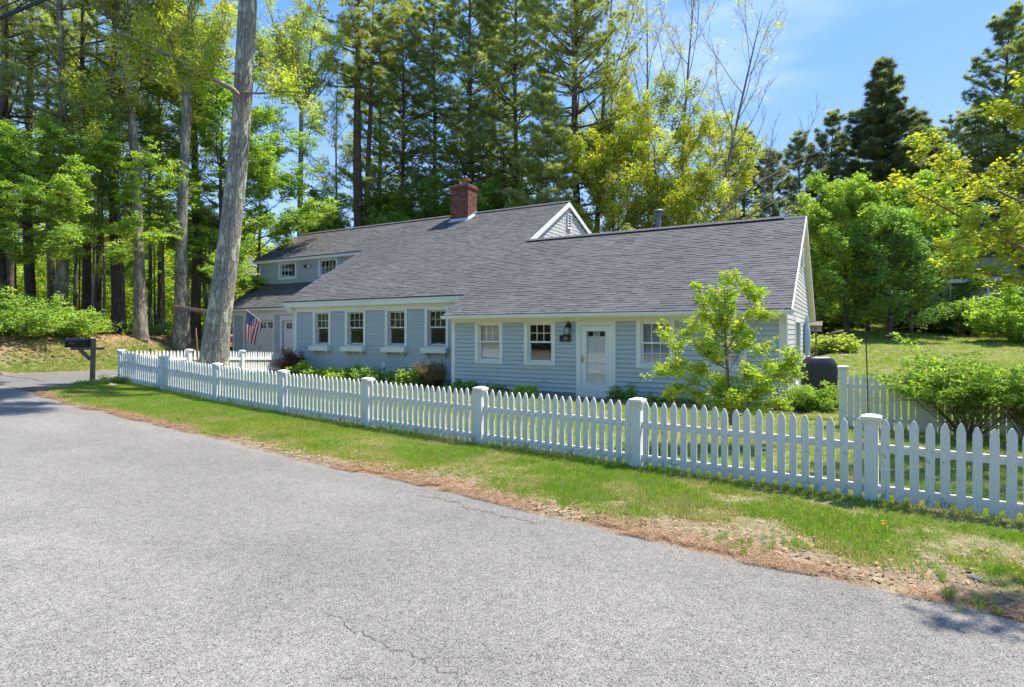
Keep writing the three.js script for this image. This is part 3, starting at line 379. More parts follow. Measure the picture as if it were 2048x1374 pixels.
// gutter along the wing eave, with its end cap, and the downspout at the corner
part('gutter', extrudeX([[-16.07, 2.492], [-16.06, 2.492], [-16.055, 2.40], [-15.985, 2.40], [-15.945, 2.455], [-15.945, 2.488], [-15.935, 2.496], [-15.93, 2.45], [-15.975, 2.385], [-16.07, 2.385]], -11.99, -1.22), M.white, house);
part('gutter_end', boxes([[-12.0, 2.385, -16.07, -11.985, 2.49, -15.935], [-1.222, 2.385, -16.07, -1.205, 2.49, -15.935]]), M.zinc, house);
part('downspout', tubeG([V(-1.38, 2.39, -16.0), V(-1.38, 2.3, -16.02), V(-1.39, 2.15, -16.3), V(-1.39, 0.3, -16.32), V(-1.36, 0.18, -16.22)], 0.04, 8), M.white, house);
// boxed eave ends and rake boards
part('eave_return', extrudeX([[-17.4, 3.29], [-17.46, 3.05], [-17.72, 3.05], [-18.3, 3.4], [-18.3, 3.78]], -21.78, -21.742), M.white, house);
part('eave_return', extrudeX([[-17.45, 3.05], [-17.45, 2.98], [-17.66, 2.8], [-17.74, 2.8], [-17.74, 3.05]], -21.74, -21.365), M.white, house);
const rake = (x, t, zA, zB, off = 0.02, h = 0.2) => { const y = (z) => PY(z) - off; return extrudeX([[zA, y(zA)], [zB, y(zB)], [zB, y(zB) - h], [zA, y(zA) - h]], x, x + t); };
part('rake_board', rake(-21.78, 0.035, -18.3, -22.5, 0.0, 0.14), M.white, house);
part('rake_board', rake(-11.72, 0.04, -21.62, ZRM, 0.0, 0.24), M.white, house); part('rake_board', rake(-1.262, 0.035, -16.05, ZR, 0.0, 0.13), M.white, house);
part('rake_board', extrudeX([[ZRM, PY(ZRM)], [-33.3, PY(ZRM) - 3.0], [-33.3, PY(ZRM) - 3.2], [ZRM, PY(ZRM) - 0.23]], -11.721, -11.681), M.white, house);
part('rake_board', extrudeX([[ZR, PY(ZR)], [-27.15, PY(-16.05)], [-27.15, PY(-16.05) - 0.13], [ZR, PY(ZR) - 0.13]], -1.263, -1.226), M.white, house);
part('rake_soffit', mergeGeometries([extrudeX([[-16.1, PY(-16.1) - 0.13], [ZR, PY(ZR) - 0.13], [ZR, PY(ZR) - 0.15], [-16.1, PY(-16.1) - 0.15]], XR, -1.264), extrudeX([[ZR, PY(ZR) - 0.13], [-27.1, PY(-16.1) - 0.13], [-27.1, PY(-16.1) - 0.15], [ZR, PY(ZR) - 0.15]], XR, -1.264)]), M.white, house);
part('flashing', boxes([[-11.72, PY(-21.6) - 0.14, -21.74, -11.68, PY(-21.6) + 0.02, -21.5]]), M.zinc, house);
// gable vents with louvres
const louvre = (x, z, y, w, h) => { const g = partGroup('gable_vent', house, [x, y, z], Math.PI / 2); part('frame', boxes([[-w / 2, 0, 0, -w / 2 + 0.05, h, 0.07], [w / 2 - 0.05, 0, 0, w / 2, h, 0.07], [-w / 2 + 0.05, 0, 0, w / 2 - 0.05, 0.05, 0.07], [-w / 2 + 0.05, h - 0.05, 0, w / 2 - 0.05, h, 0.07]]), M.white, g); for (let k = 0; k < 5; k++) { const y0 = 0.06 + k * (h - 0.1) / 5; part('slat', new GB().hex([[-w / 2 + 0.05, y0, 0.055], [w / 2 - 0.05, y0, 0.055], [w / 2 - 0.05, y0 + 0.01, 0.055], [-w / 2 + 0.05, y0 + 0.01, 0.055], [-w / 2 + 0.05, y0 + 0.05, 0.012], [w / 2 - 0.05, y0 + 0.05, 0.012], [w / 2 - 0.05, y0 + 0.06, 0.012], [-w / 2 + 0.05, y0 + 0.06, 0.012]]).build(), M.white, g); } part('backing', boxG(-w / 2 + 0.05, 0.05, -0.01, w / 2 - 0.05, h - 0.05, 0.003), M.black, g); };
louvre(XL + 0.045, -25.9, 6.95, 0.46, 0.72); louvre(XR + 0.026, -21.9, 4.15, 0.4, 0.6);
// ---------------------------------------------------------------- windows and doors
const greySash = std([0.62, 0.63, 0.64], 0.5, { map: dirtTex });
WW.forEach(([a, b], k) => doubleHung(a, b, 0.9, 2.262, ZW, k < 2 ? { sash: M.white, shade: k === 0 ? M.shade : null } : { top: [3, 1], bottom: [3, 2], blind: true }));
MW.forEach(([a, b]) => { doubleHung(a, b, 1.36, 2.845, ZM, { recess: 0.09, sash: greySash, jamb: greySash, head: 0.05, sill: 0.09 });
  const bx = partGroup('window_box', house, [(a + b) / 2, 1.17, ZM + 0.03]), w = (b - a) / 2 + 0.04;
  part('board', boxes([[-w, 0, 0.2, w, 0.2, 0.225], [-w, 0, 0.0, -w + 0.022, 0.2, 0.2], [w - 0.022, 0, 0.0, w, 0.2, 0.2], [-w + 0.022, 0, 0, w - 0.022, 0.02, 0.2]]), M.white, bx);
  for (const s of [-1, 1]) part('bracket', extrudeX([[0, 0], [0.17, 0], [0.15, -0.06], [0.06, -0.13], [0.04, -0.2], [0, -0.2]], s * (w - 0.2) - 0.03, s * (w - 0.2) + 0.03), M.white, bx); });
DW.forEach(([a, b]) => { const w = partGroup('window', house, [(a + b) / 2, 5.0, ZD]), cx = (b - a) / 2, H = 0.98; part('casing', boxes([[-cx, 0, 0, -cx + 0.13, H, 0.045], [cx - 0.13, 0, 0, cx, H, 0.045], [-cx + 0.13, 0, 0, cx - 0.13, 0.13, 0.043], [-cx + 0.13, H - 0.08, 0, cx - 0.13, H, 0.043]]), M.white, w); part('sill', boxG(-cx - 0.01, 0.09, 0, cx + 0.01, 0.12, 0.06), M.white, w); sash(w, -cx + 0.125, cx - 0.125, 0.12, H - 0.075, -0.05, 4, 2, M.white, 0.04, 0.022); });
// front door behind its storm door
{
  const d = partGroup('front_door', house, [(DOORX[0] + DOORX[1]) / 2, 0, ZW]), w = (DOORX[1] - DOORX[0]) / 2, a = -w + 0.15, b = w - 0.15;
  part('casing', boxes([[-w, 0.02, 0, a, 2.262, 0.045], [b, 0.02, 0, w, 2.262, 0.045], [a, 2.14, 0, b, 2.262, 0.043]]), M.white, d); part('threshold', boxes([[-w, -0.12, -0.05, w, 0.1, 0.05], [-w + 0.02, 0.1, -0.05, w - 0.02, 0.13, 0.035]]), M.white, d);
  part('storm_door', boxes([[a + 0.005, 0.14, -0.03, a + 0.15, 2.13, 0.012], [b - 0.15, 0.14, -0.03, b - 0.005, 2.13, 0.012], [a + 0.15, 0.14, -0.03, b - 0.15, 0.4, 0.011], [a + 0.15, 2.0, -0.03, b - 0.15, 2.13, 0.011], [a + 0.15, 0.4, -0.02, a + 0.18, 2.0, 0.02], [b - 0.18, 0.4, -0.02, b - 0.15, 2.0, 0.02], [a + 0.18, 0.4, -0.02, b - 0.18, 0.43, 0.02], [a + 0.18, 1.97, -0.02, b - 0.18, 2.0, 0.02]]), M.white, d);
  part('pane', boxG(a + 0.18, 0.43, -0.008, b - 0.18, 1.97, -0.005), M.glass, d);
  part('inner_door', boxes([[a, 0.12, -0.08, b, 1.82, -0.05], [a, 1.96, -0.08, b, 2.14, -0.05], [a, 1.82, -0.08, a + 0.2, 1.96, -0.05], [a + 0.38, 1.82, -0.08, a + 0.42, 1.96, -0.05], [b - 0.42, 1.82, -0.08, b - 0.38, 1.96, -0.05], [b - 0.2, 1.82, -0.08, b, 1.96, -0.05], [a + 0.5, 1.82, -0.08, b - 0.5, 1.96, -0.05], ...[0, 1].flatMap((k) => [[lerp(a, b, 0.14 + 0.4 * k), 0.4, -0.05, lerp(a, b, 0.46 + 0.4 * k), 1.65, -0.038]])]), std([0.56, 0.545, 0.53], 0.6), d);
  part('handle', mergeGeometries([boxG(a + 0.035, 1.02, 0.012, a + 0.075, 1.24, 0.02), tubeG([V(a + 0.055, 1.06, 0.02), V(a + 0.055, 1.05, 0.06), V(a + 0.055, 1.12, 0.075), V(a + 0.055, 1.19, 0.06), V(a + 0.055, 1.2, 0.02)], 0.009, 6)]), M.brass, d);
}
// garage door and side door under the deep eave
{
  const g = partGroup('garage_door', house, [-28.13, 0.3, ZG]);
  part('casing', boxes([[-1.32, 0, 0, -1.17, 2.62, 0.045], [1.2, 0, 0, 1.33, 2.62, 0.045], [-1.17, 2.34, 0, 1.2, 2.62, 0.043]]), M.white, g);
  const gm = std([0.74, 0.73, 0.71], 0.5, { map: dirtTex });
  for (let k = 0; k < 14; k++) { const x = -1.17 + k * 0.169; part('plank', boxG(x + 0.004, 0, -0.11, x + 0.165, 1.8, -0.08, k * 0.3), gm, g); }
  part('panel', boxes([[-1.17, 0, -0.13, 1.2, 1.8, -0.112], [-1.17, 1.8, -0.12, 1.2, 1.9, -0.08], [-1.17, 2.2, -0.12, 1.2, 2.34, -0.08], ...[-1.17, -0.62, -0.07, 0.48, 1.03].map((x) => [x, 1.9, -0.12, x + 0.17, 2.2, -0.08])]), gm, g);
  for (let k = 0; k < 4; k++) { const x0 = -1.0 + k * 0.55, x1 = x0 + 0.38; part('muntin', boxes([[(x0 + x1) / 2 - 0.014, 1.9, -0.1, (x0 + x1) / 2 + 0.014, 2.2, -0.084], [x0, 2.036, -0.0995, (x0 + x1) / 2 - 0.014, 2.064, -0.0845], [(x0 + x1) / 2 + 0.014, 2.036, -0.0995, x1, 2.064, -0.0845]]), gm, g); part('pane', boxG(x0, 1.9, -0.106, x1, 2.2, -0.102), M.glass, g); }
  part('handle', boxG(-0.1, 0.8, -0.08, 0.1, 0.84, -0.05), M.black, g);
  const s = partGroup('side_door', house, [-25.75, 0.3, ZG]);
  part('casing', boxes([[-0.6, 0, 0, -0.46, 2.56, 0.045], [0.46, 0, 0, 0.6, 2.56, 0.045], [-0.46, 2.3, 0, 0.46, 2.56, 0.043]]), M.white, s);
  part('panel', boxes([[-0.46, 0, -0.11, 0.46, 1.86, -0.07], [-0.46, 2.14, -0.11, 0.46, 2.3, -0.07], [-0.46, 1.86, -0.11, -0.2, 2.14, -0.07], [0.2, 1.86, -0.11, 0.46, 2.14, -0.07], [-0.012, 1.86, -0.1, 0.012, 2.14, -0.076], [-0.2, 1.988, -0.0995, -0.012, 2.012, -0.0765], [0.012, 1.988, -0.0995, 0.2, 2.012, -0.0765]]), gm, s); part('pane', boxG(-0.2, 1.86, -0.095, 0.2, 2.14, -0.091), M.glass, s); part('knob', new THREE.SphereGeometry(0.035, 12, 8).translate(-0.37, 0.95, -0.03), M.brass, s);
}
// glazed door in the wing gable
{
  const c = (WGD[0] + WGD[1]) / 2, w = (WGD[1] - WGD[0]) / 2, g = partGroup('patio_door', house, [XR, WGD[2], c], Math.PI / 2), h = WGD[3] - WGD[2];
  part('casing', boxes([[-w - 0.12, -0.05, 0, -w, h + 0.14, 0.04], [w, -0.05, 0, w + 0.12, h + 0.14, 0.04], [-w, h, 0, w, h + 0.14, 0.038]]), M.white, g); sash(g, -w, 0.02, 0, h, -0.04, 1, 1, greySash, 0.09); sash(g, -0.02, w, 0, h, -0.08, 1, 1, greySash, 0.09);
}
// ---------------------------------------------------------------- chimney, brick by brick
{
  const c = partGroup('chimney', house, [-17.64, 0, -25.45]), r = rng(51), W2 = 0.56, D2 = 0.42, y0 = 7.4, y1 = 9.62, BL = 0.203, BH = 0.066, J = 0.011;
  const mort = std([0.3, 0.25, 0.22], 0.95), brickTex = texture(128, 128, (i, j, u, v) => 0.8 + 0.5 * (tfbm(u, v, 12, 4) - 0.5)), BM = [[0.23, 0.075, 0.045], [0.27, 0.09, 0.055], [0.19, 0.06, 0.04], [0.30, 0.115, 0.07], [0.15, 0.05, 0.038]].map((q) => std(q, 0.9, { map: brickTex, bumpMap: brickTex, bumpScale: 0.004 }));
  part('mortar', boxes([[-W2 + 0.012, y0, -D2 + 0.012, W2 - 0.012, y1 - 0.01, D2 - 0.012]]), mort, c);
  const rest = new GB(true); let row = 0;
  for (let y = y0 + 0.3; y < y1 - 0.02; y += BH + J, row++) { const top = y > y1 - 0.29, out = top ? (y > y1 - 0.21 ? 0.05 : 0.025) : 0, w = W2 + out, d = D2 + out, off = (row % 2) * (BL + J) / 2;
    for (const [side, len] of [[0, w], [1, d], [2, w], [3, d]]) { for (let s = -len - off; s < len - 0.02; s += BL + J) { const a = Math.max(s, -len), b = Math.min(s + BL, len); if (b - a < 0.03) continue; const pr = 0.004 * (r() - 0.5); let q; if (side === 0) q = [a, y, d - 0.06, b, y + BH, d + pr]; else if (side === 2) q = [a, y, -d - pr, b, y + BH, -d + 0.06]; else { const A = Math.max(a, -d + 0.062), B = Math.min(b, d - 0.062); if (B - A < 0.02) continue; q = side === 1 ? [w - 0.06, y, A, w + pr, y + BH, B] : [-w - pr, y, A, -w + 0.06, y + BH, B]; }
      if (side < 2) part('brick', boxG(...q, r() * 3), BM[Math.floor(r() * 5)], c); else rest.box(...q, [0.24, 0.08, 0.05]); } } }
  const rb = part('bricks', rest.build(), std([1, 1, 1], 0.9, { vertexColors: true, map: brickTex }), c); rb.userData.kind = 'stuff';
  part('crown', boxG(-W2 + 0.01, y1 - 0.02, -D2 + 0.01, W2 - 0.01, y1 + 0.04, D2 - 0.01), std([0.3, 0.22, 0.18], 0.95), c);
  part('flue_cap', mergeGeometries([lathe([[0.3, y1 + 0.03], [0.2, y1 + 0.12], [0.11, y1 + 0.17], [0.08, y1 + 0.36], [0.1, y1 + 0.38]], 18).toNonIndexed(), extrudeX([[-0.24, y1 + 0.35], [-0.12, y1 + 0.39], [0.12, y1 + 0.4], [0.26, y1 + 0.36], [0.26, y1 + 0.385], [0.12, y1 + 0.43], [-0.12, y1 + 0.42], [-0.24, y1 + 0.38]], -0.34, 0.34)]), std([0.32, 0.2, 0.13], 0.5, { metalness: 0.3 }), c);
  // stepped lead flashing on the slope
  const fy = (z) => PY(-25.45 + z) , fl = new GB(); fl.hex([[-W2 - 0.1, fy(D2 + 0.16) + 0.02, D2 + 0.16], [W2 + 0.1, fy(D2 + 0.16) + 0.02, D2 + 0.16], [W2 + 0.1, fy(D2) + 0.024, D2 + 0.006], [-W2 - 0.1, fy(D2) + 0.024, D2 + 0.006], [-W2 - 0.1, fy(D2 + 0.16) + 0.01, D2 + 0.16], [W2 + 0.1, fy(D2 + 0.16) + 0.01, D2 + 0.16], [W2 + 0.1, fy(D2) + 0.01, D2 + 0.006], [-W2 - 0.1, fy(D2) + 0.01, D2 + 0.006]]); fl.box(-W2 - 0.01, fy(D2), D2 + 0.004, W2 + 0.01, fy(D2) + 0.11, D2 + 0.012);
  for (let k = 0; k < 5; k++) { const z0 = D2 - k * 0.17, z1 = z0 - 0.17; fl.box(W2 + 0.004, fy(z0) - 0.05, z1, W2 + 0.012, fy(z1) + 0.1, z0); } fl.hex([[W2, fy(D2) + 0.024, D2], [W2 + 0.12, fy(D2) + 0.024, D2], [W2 + 0.12, fy(-D2) + 0.024, -D2], [W2, fy(-D2) + 0.024, -D2], [W2, fy(D2), D2], [W2 + 0.12, fy(D2), D2], [W2 + 0.12, fy(-D2), -D2], [W2, fy(-D2), -D2]]);
  part('flashing', fl.build(), M.zinc, c);
  const pipeM = std([0.16, 0.165, 0.16], 0.5, { metalness: 0.5 }), v = partGroup('vent_pipe', house, [-6.35, 5.4, -22.2]); part('pipe', lathe([[0, 0], [0.11, 0], [0.11, 1.05], [0, 1.05]], 18), pipeM, v); part('cap', lathe([[0.11, 0.98], [0.14, 1.0], [0.15, 1.07], [0.13, 1.09], [0.13, 1.12], [0.2, 1.13], [0.2, 1.2], [0.14, 1.24], [0, 1.25]], 18), pipeM, v); part('collar', lathe([[0.13, 0.5], [0.13, 0.54], [0.11, 0.54]], 18), M.metal, v);
  part('plumbing_vent', lathe([[0.05, 8.05], [0.05, 8.45], [0, 8.45]], 10).translate(-23.2, 0, -26.1), std([0.35, 0.2, 0.12], 0.6), house);
}
// small fittings fixed to the walls
{
  const o = partGroup('outlet_box', house, [-16.1, 0.55, ZM + 0.022]); part('cover', boxes([[-0.09, 0, 0, 0.09, 0.2, 0.05], [-0.1, 0.2, 0, 0.1, 0.215, 0.06]]), M.white, o); part('cable', tubeG([V(0.02, 0, 0.03), V(0.03, -0.2, 0.03), V(0.02, -0.4, 0.03)], 0.012, 6), M.black, o);
  part('spigot', mergeGeometries([tubeG([V(-8.3, 0.42, ZW + 0.02), V(-8.3, 0.42, ZW + 0.09), V(-8.3, 0.37, ZW + 0.11)], 0.014, 6), tubeG([V(-8.33, 0.45, ZW + 0.07), V(-8.27, 0.45, ZW + 0.07)], 0.02, 6)]), M.zinc, house);
  const f = partGroup('flood_light', house, [-26.05, 5.62, ZD + 0.02]); part('plate', lathe([[0, 0], [0.1, 0.0], [0.09, 0.03], [0, 0.035]], 14).rotateX(Math.PI / 2), M.zinc, f); for (const s of [-1, 1]) part('lamp_head', lathe([[0.0, -0.16], [0.05, -0.15], [0.055, -0.04], [0.095, 0.05], [0.095, 0.07], [0, 0.055]], 14).rotateX(Math.PI / 2 + 0.4).rotateY(s * 0.7).translate(s * 0.15, 0.02, 0.18), s < 0 ? M.black : M.zinc, f); part('arm', mergeGeometries([tubeG([V(0, 0, 0.02), V(-0.12, 0.02, 0.08)], 0.018, 6), tubeG([V(0, 0, 0.02), V(0.12, 0.02, 0.08)], 0.018, 6)]), M.zinc, f);
  const l = partGroup('wall_lantern', house, [-7.42, 1.98, ZW + 0.03]); part('backplate', boxG(-0.05, 0.02, 0, 0.05, 0.24, 0.02), M.black, l); part('arm', tubeG([V(0, 0.2, 0.02), V(0, 0.3, 0.08), V(0, 0.28, 0.15), V(0, 0.2, 0.15)], 0.012, 6), M.black, l); part('roof', lathe([[0, 0.24], [0.02, 0.23], [0.03, 0.19], [0.06, 0.17], [0.1, 0.1], [0.09, 0.1]], 8).translate(0, 0, 0.15), M.black, l); part('cage', mergeGeometries([0, 1, 2, 3].map((k) => { const a = k * Math.PI / 2 + 0.785; return tubeG([V(Math.cos(a) * 0.095, 0.1, 0.15 + Math.sin(a) * 0.095), V(Math.cos(a) * 0.11, 0.02, 0.15 + Math.sin(a) * 0.11), V(Math.cos(a) * 0.1, -0.1, 0.15 + Math.sin(a) * 0.1)], 0.009, 6); }).concat([lathe([[0.09, -0.1], [0.115, -0.1], [0.11, -0.12], [0, -0.125]], 8).toNonIndexed().translate(0, 0, 0.15)].map((g) => { const q = g.clone(); q.setIndex([...Array(q.attributes.position.count).keys()]); return q; }))), M.black, l); part('globe', lathe([[0.085, -0.095], [0.092, 0], [0.08, 0.095]], 14).translate(0, 0, 0.15), new THREE.MeshPhysicalMaterial({ color: 0xf4f0e4, roughness: 0.25, transmission: 0.85, thickness: 0 }), l); part('bulb', new THREE.SphereGeometry(0.035, 12, 8).translate(0, 0, 0.15), std([0.8, 0.8, 0.76], 0.3), l);
  // house number plaque
  const pq = partGroup('number_plaque', house, [-7.56, 1.66, ZW + 0.026]); const s = new THREE.Shape(); s.moveTo(-0.185, 0); s.lineTo(0.185, 0); s.lineTo(0.185, 0.17); s.quadraticCurveTo(0.12, 0.175, 0.09, 0.2); s.quadraticCurveTo(0, 0.235, -0.09, 0.2); s.quadraticCurveTo(-0.12, 0.175, -0.185, 0.17); const pg = new THREE.ExtrudeGeometry(s, { depth: 0.02, bevelEnabled: true, bevelSize: 0.008, bevelThickness: 0.006, bevelSegments: 2 }); part('plate', pg, std([0.02, 0.019, 0.017], 0.5), pq);
  const cv = document.createElement('canvas'); cv.width = 256; cv.height = 160; const cx = cv.getContext('2d'); cx.fillStyle = '#15140f'; cx.fillRect(0, 0, 256, 160); cx.fillStyle = '#d9d6cc'; cx.font = 'italic 130px serif'; cx.textAlign = 'center'; cx.textBaseline = 'middle'; cx.fillText('23', 128, 84); const ct = new THREE.CanvasTexture(cv); ct.colorSpace = THREE.SRGBColorSpace;
  part('numerals', new THREE.PlaneGeometry(0.24, 0.15).translate(0, 0.09, 0.0275), std([1, 1, 1], 0.5, { map: ct }), pq); part('shelf', boxG(-0.2, -0.035, 0, 0.2, -0.01, 0.03), std([0.4, 0.37, 0.3], 0.8), pq);
  const gl = partGroup('wall_lantern', house, [XR + 0.03, 1.95, -23.6], Math.PI / 2); part('body', lathe([[0, -0.12], [0.05, -0.12], [0.08, 0.06], [0.1, 0.07], [0.02, 0.18], [0, 0.2]], 8).translate(0, 0, 0.12), M.black, gl); part('arm', tubeG([V(0, 0.05, 0), V(0, 0.1, 0.06), V(0, 0.18, 0.12)], 0.012, 6), M.black, gl);
}
house.position.set(-16, 0, -21); for (const c of house.children) c.position.sub(V(-16, 0, -21));
console.log('house done');
// ---------------------------------------------------------------- picket fences
const picketGeo = (w, h, t, tip, seed) => { const r = rng(seed), s = new THREE.Shape(), a = w / 2; s.moveTo(-a, 0); s.lineTo(a, 0); s.lineTo(a, h - tip); s.quadraticCurveTo(a * 0.92, h - tip * 0.45, a * 0.28, h - 0.012); s.quadraticCurveTo(0, h + 0.004, -a * 0.28, h - 0.012); s.quadraticCurveTo(-a * 0.92, h - tip * 0.45, -a, h - tip); const g = new THREE.ExtrudeGeometry(s, { depth: t, bevelEnabled: false, curveSegments: 3 }); const uv = g.attributes.uv, o = r() * 7; for (let k = 0; k < uv.count; k++) uv.setXY(k, uv.getX(k) + o, uv.getY(k) + o * 1.7); return g; };
const postGeo = (w, h) => { const g = new GB(), a = w / 2; g.box(-a, -0.3, -a, a, h - 0.09, a); g.hex([[-a - 0.012, h - 0.1, a + 0.012], [a + 0.012, h - 0.1, a + 0.012], [a + 0.03, h - 0.06, a + 0.03], [-a - 0.03, h - 0.06, a + 0.03], [-a - 0.012, h - 0.1, -a - 0.012], [a + 0.012, h - 0.1, -a - 0.012], [a + 0.03, h - 0.06, -a - 0.03], [-a - 0.03, h - 0.06, -a - 0.03]]); g.box(-a - 0.032, h - 0.059, -a - 0.032, a + 0.032, h - 0.022, a + 0.032); g.hex([[-a - 0.031, h - 0.022, a + 0.031], [a + 0.031, h - 0.022, a + 0.031], [a - 0.03, h, a - 0.03], [-a + 0.03, h, a - 0.03], [-a - 0.031, h - 0.022, -a - 0.031], [a + 0.031, h - 0.022, -a - 0.031], [a - 0.03, h, -a + 0.03], [-a + 0.03, h, -a + 0.03]]); return g.build(); };
// grime and lichen spots, more of them at the foot of the boards where rain splashes soil up
const grime = (seed, amount) => { const ph = seed * 13.7; return texture(128, 512, (i, j, u, v) => { const n = fbm(u * 7 + ph, v * 34 + ph, 4), s = fbm(u * 20 + ph, v * 90, 3), low = sstep(0.2, 0.0, v); let c = [0.95 + 0.06 * (fbm(u * 60, v * 8 + ph, 2) - 0.5), 0, 0]; c = [c[0], c[0], c[0] * 0.985]; const d = sstep(0.66 - 0.26 * low * amount, 0.76 - 0.2 * low * amount, n) * 0.55 * amount + sstep(0.74 - 0.2 * low, 0.8, s) * 0.5 * amount; return [lerp(c[0], 0.30, d), lerp(c[1], 0.31, d), lerp(c[2], 0.25, d)]; }, { wrap: THREE.RepeatWrapping }); };
const FENCEM = [0, 1, 2, 3, 4, 5].map((k) => std([0.79, 0.79, 0.77], 0.6, { map: grime(k + 1, 0.5 + 0.14 * k), bumpMap: grainBump, bumpScale: 0.002 }));
const PG = [0, 1, 2, 3, 4, 5].map((k) => { const g = picketGeo(0.083 + 0.002 * (k % 3), 0.90 + 0.008 * (k % 4), 0.02, 0.11, k + 60), p = g.attributes.position, uv = g.attributes.uv; for (let i = 0; i < uv.count; i++) uv.setXY(i, p.getX(i) / 0.09 + p.getZ(i) * 5 + k * 0.37, clamp(p.getY(i) / 0.94, 0.002, 0.998)); return g; });
function fenceRun(f, pts, { post = 0.135, postH = 1.0, n = 20, face = 1, picketY = 0.045, rails = [0.15, 0.62], geos = PG, skipPosts = [], seed = 1, railMat = M.fence, wide = [], rh = 0.09 }) {
  const r = rng(seed), pg = postGeo(post, postH);
  for (let k = 0; k < pts.length; k++) { const [x, z] = pts[k], y = groundY(x, z); const a = pts[Math.min(k + 1, pts.length - 1)], b = pts[Math.max(k - 1, 0)], turn = Math.atan2(-(a[1] - b[1]), a[0] - b[0]); if (!skipPosts.includes(k)) { const m = part('post', pg, M.fence, f, [x, y, z]); m.rotation.y = turn + 0.01 * (r() - 0.5); } 
    if (k === pts.length - 1) break; const [x1, z1] = pts[k + 1], y1 = groundY(x1, z1), L = Math.hypot(x1 - x, z1 - z), ux = (x1 - x) / L, uz = (z1 - z) / L, t = Math.atan2(-uz, ux), nx = -uz * face, nz = ux * face;   // n points to the picket side
    for (const ry of rails) { const g = new GB(), h = post / 2 - 0.01; const A = V(x + ux * h, y + ry, z + uz * h), B = V(x1 - ux * h, y1 + ry, z1 - uz * h); const q = (p, s, e) => [p.x + nx * s, p.y + e, p.z + nz * s]; g.hex([q(A, 0.018, -rh / 2), q(B, 0.018, -rh / 2), q(B, 0.018, rh / 2), q(A, 0.018, rh / 2), q(A, -0.02, -rh / 2), q(B, -0.02, -rh / 2), q(B, -0.02, rh / 2), q(A, -0.02, rh / 2)], null, r() * 3); part('rail', g.build(), railMat, f); }
    const gap = (L - post) / n; for (let i = 0; i < n; i++) { const s = post / 2 + gap * (i + 0.5), e = s / L, X = lerp(x, x1, e), Z = lerp(z, z1, e), Y = lerp(y, y1, e) + picketY + 0.012 * (r() - 0.5); if (wide.some(([c, lo, hi]) => c === k && i >= lo && i <= hi)) { const b = part('picket', boxG(-gap * 0.49, -0.04, 0, gap * 0.49, 0.92, 0.022, r() * 3), FENCEM[1], f, [X + nx * 0.021, Y, Z + nz * 0.021]); b.rotation.y = t; continue; } const g = geos[Math.floor(r() * 6)], m = part('picket', g, FENCEM[Math.floor(Math.pow(r(), 1.4) * 6)], f, [X + nx * (face > 0 ? 0.019 : 0.04), Y, Z + nz * (face > 0 ? 0.019 : 0.04)]); m.rotation.set(0.012 * (r() - 0.5), t, 0.022 * (r() - 0.5)); if (face < 0) { m.position.x -= 0; } } }
}
function based(name, label, cat, x, z, build, group) { const y = groundY(x, z), f = thing(name, label, cat, [0, 0, 0], group); build(f); f.position.set(x, y, z); for (const c of f.children) c.position.sub(V(x, y, z)); return f; }
{
  const pts = []; for (let k = 7; k >= -1; k--) pts.push(FENCE(k));
  based('picket_fence', 'long white picket fence with capped posts along the grass verge', 'fence', ...FENCE(3), (f) => fenceRun(f, pts, { face: 1, seed: 71 }));
  const H = FENCE(7), E = [-21.45, -17.25], side = [0, 1 / 3, 2 / 3, 0.985].map((t) => [lerp(H[0], E[0], t), lerp(H[1], E[1], t)]);
  based('picket_fence', 'white picket fence running from the corner post to the house past the big trunk', 'fence', ...side[2], (f) => fenceRun(f, side, { face: -1, seed: 72, n: 17, skipPosts: [0], rails: [0.16, 0.66] }));
  const PR = [0, 1, 2, 3, 4, 5].map((k) => { const g = PG[k].clone(); g.scale(1.08, 1.22, 1); return g; });
  const r0 = spot(1686, 12), r1 = spot(2048, 10.7), dx = r1[0] - r0[0], dz = r1[1] - r0[1], right = [0, 1.5].map((t) => [r0[0] + dx * t, r0[1] + dz * t]);
  based('picket_fence', 'taller white picket fence beside the house with a big green shrub against it', 'fence', ...right[0], (f) => fenceRun(f, right, { face: 1, seed: 73, n: 36, postH: 1.27, post: 0.14, picketY: -0.01, rails: [0.2, 0.86], geos: PR, rh: 0.085, skipPosts: [1], wide: [[0, 10, 12], [0, 22, 24]] }));
}
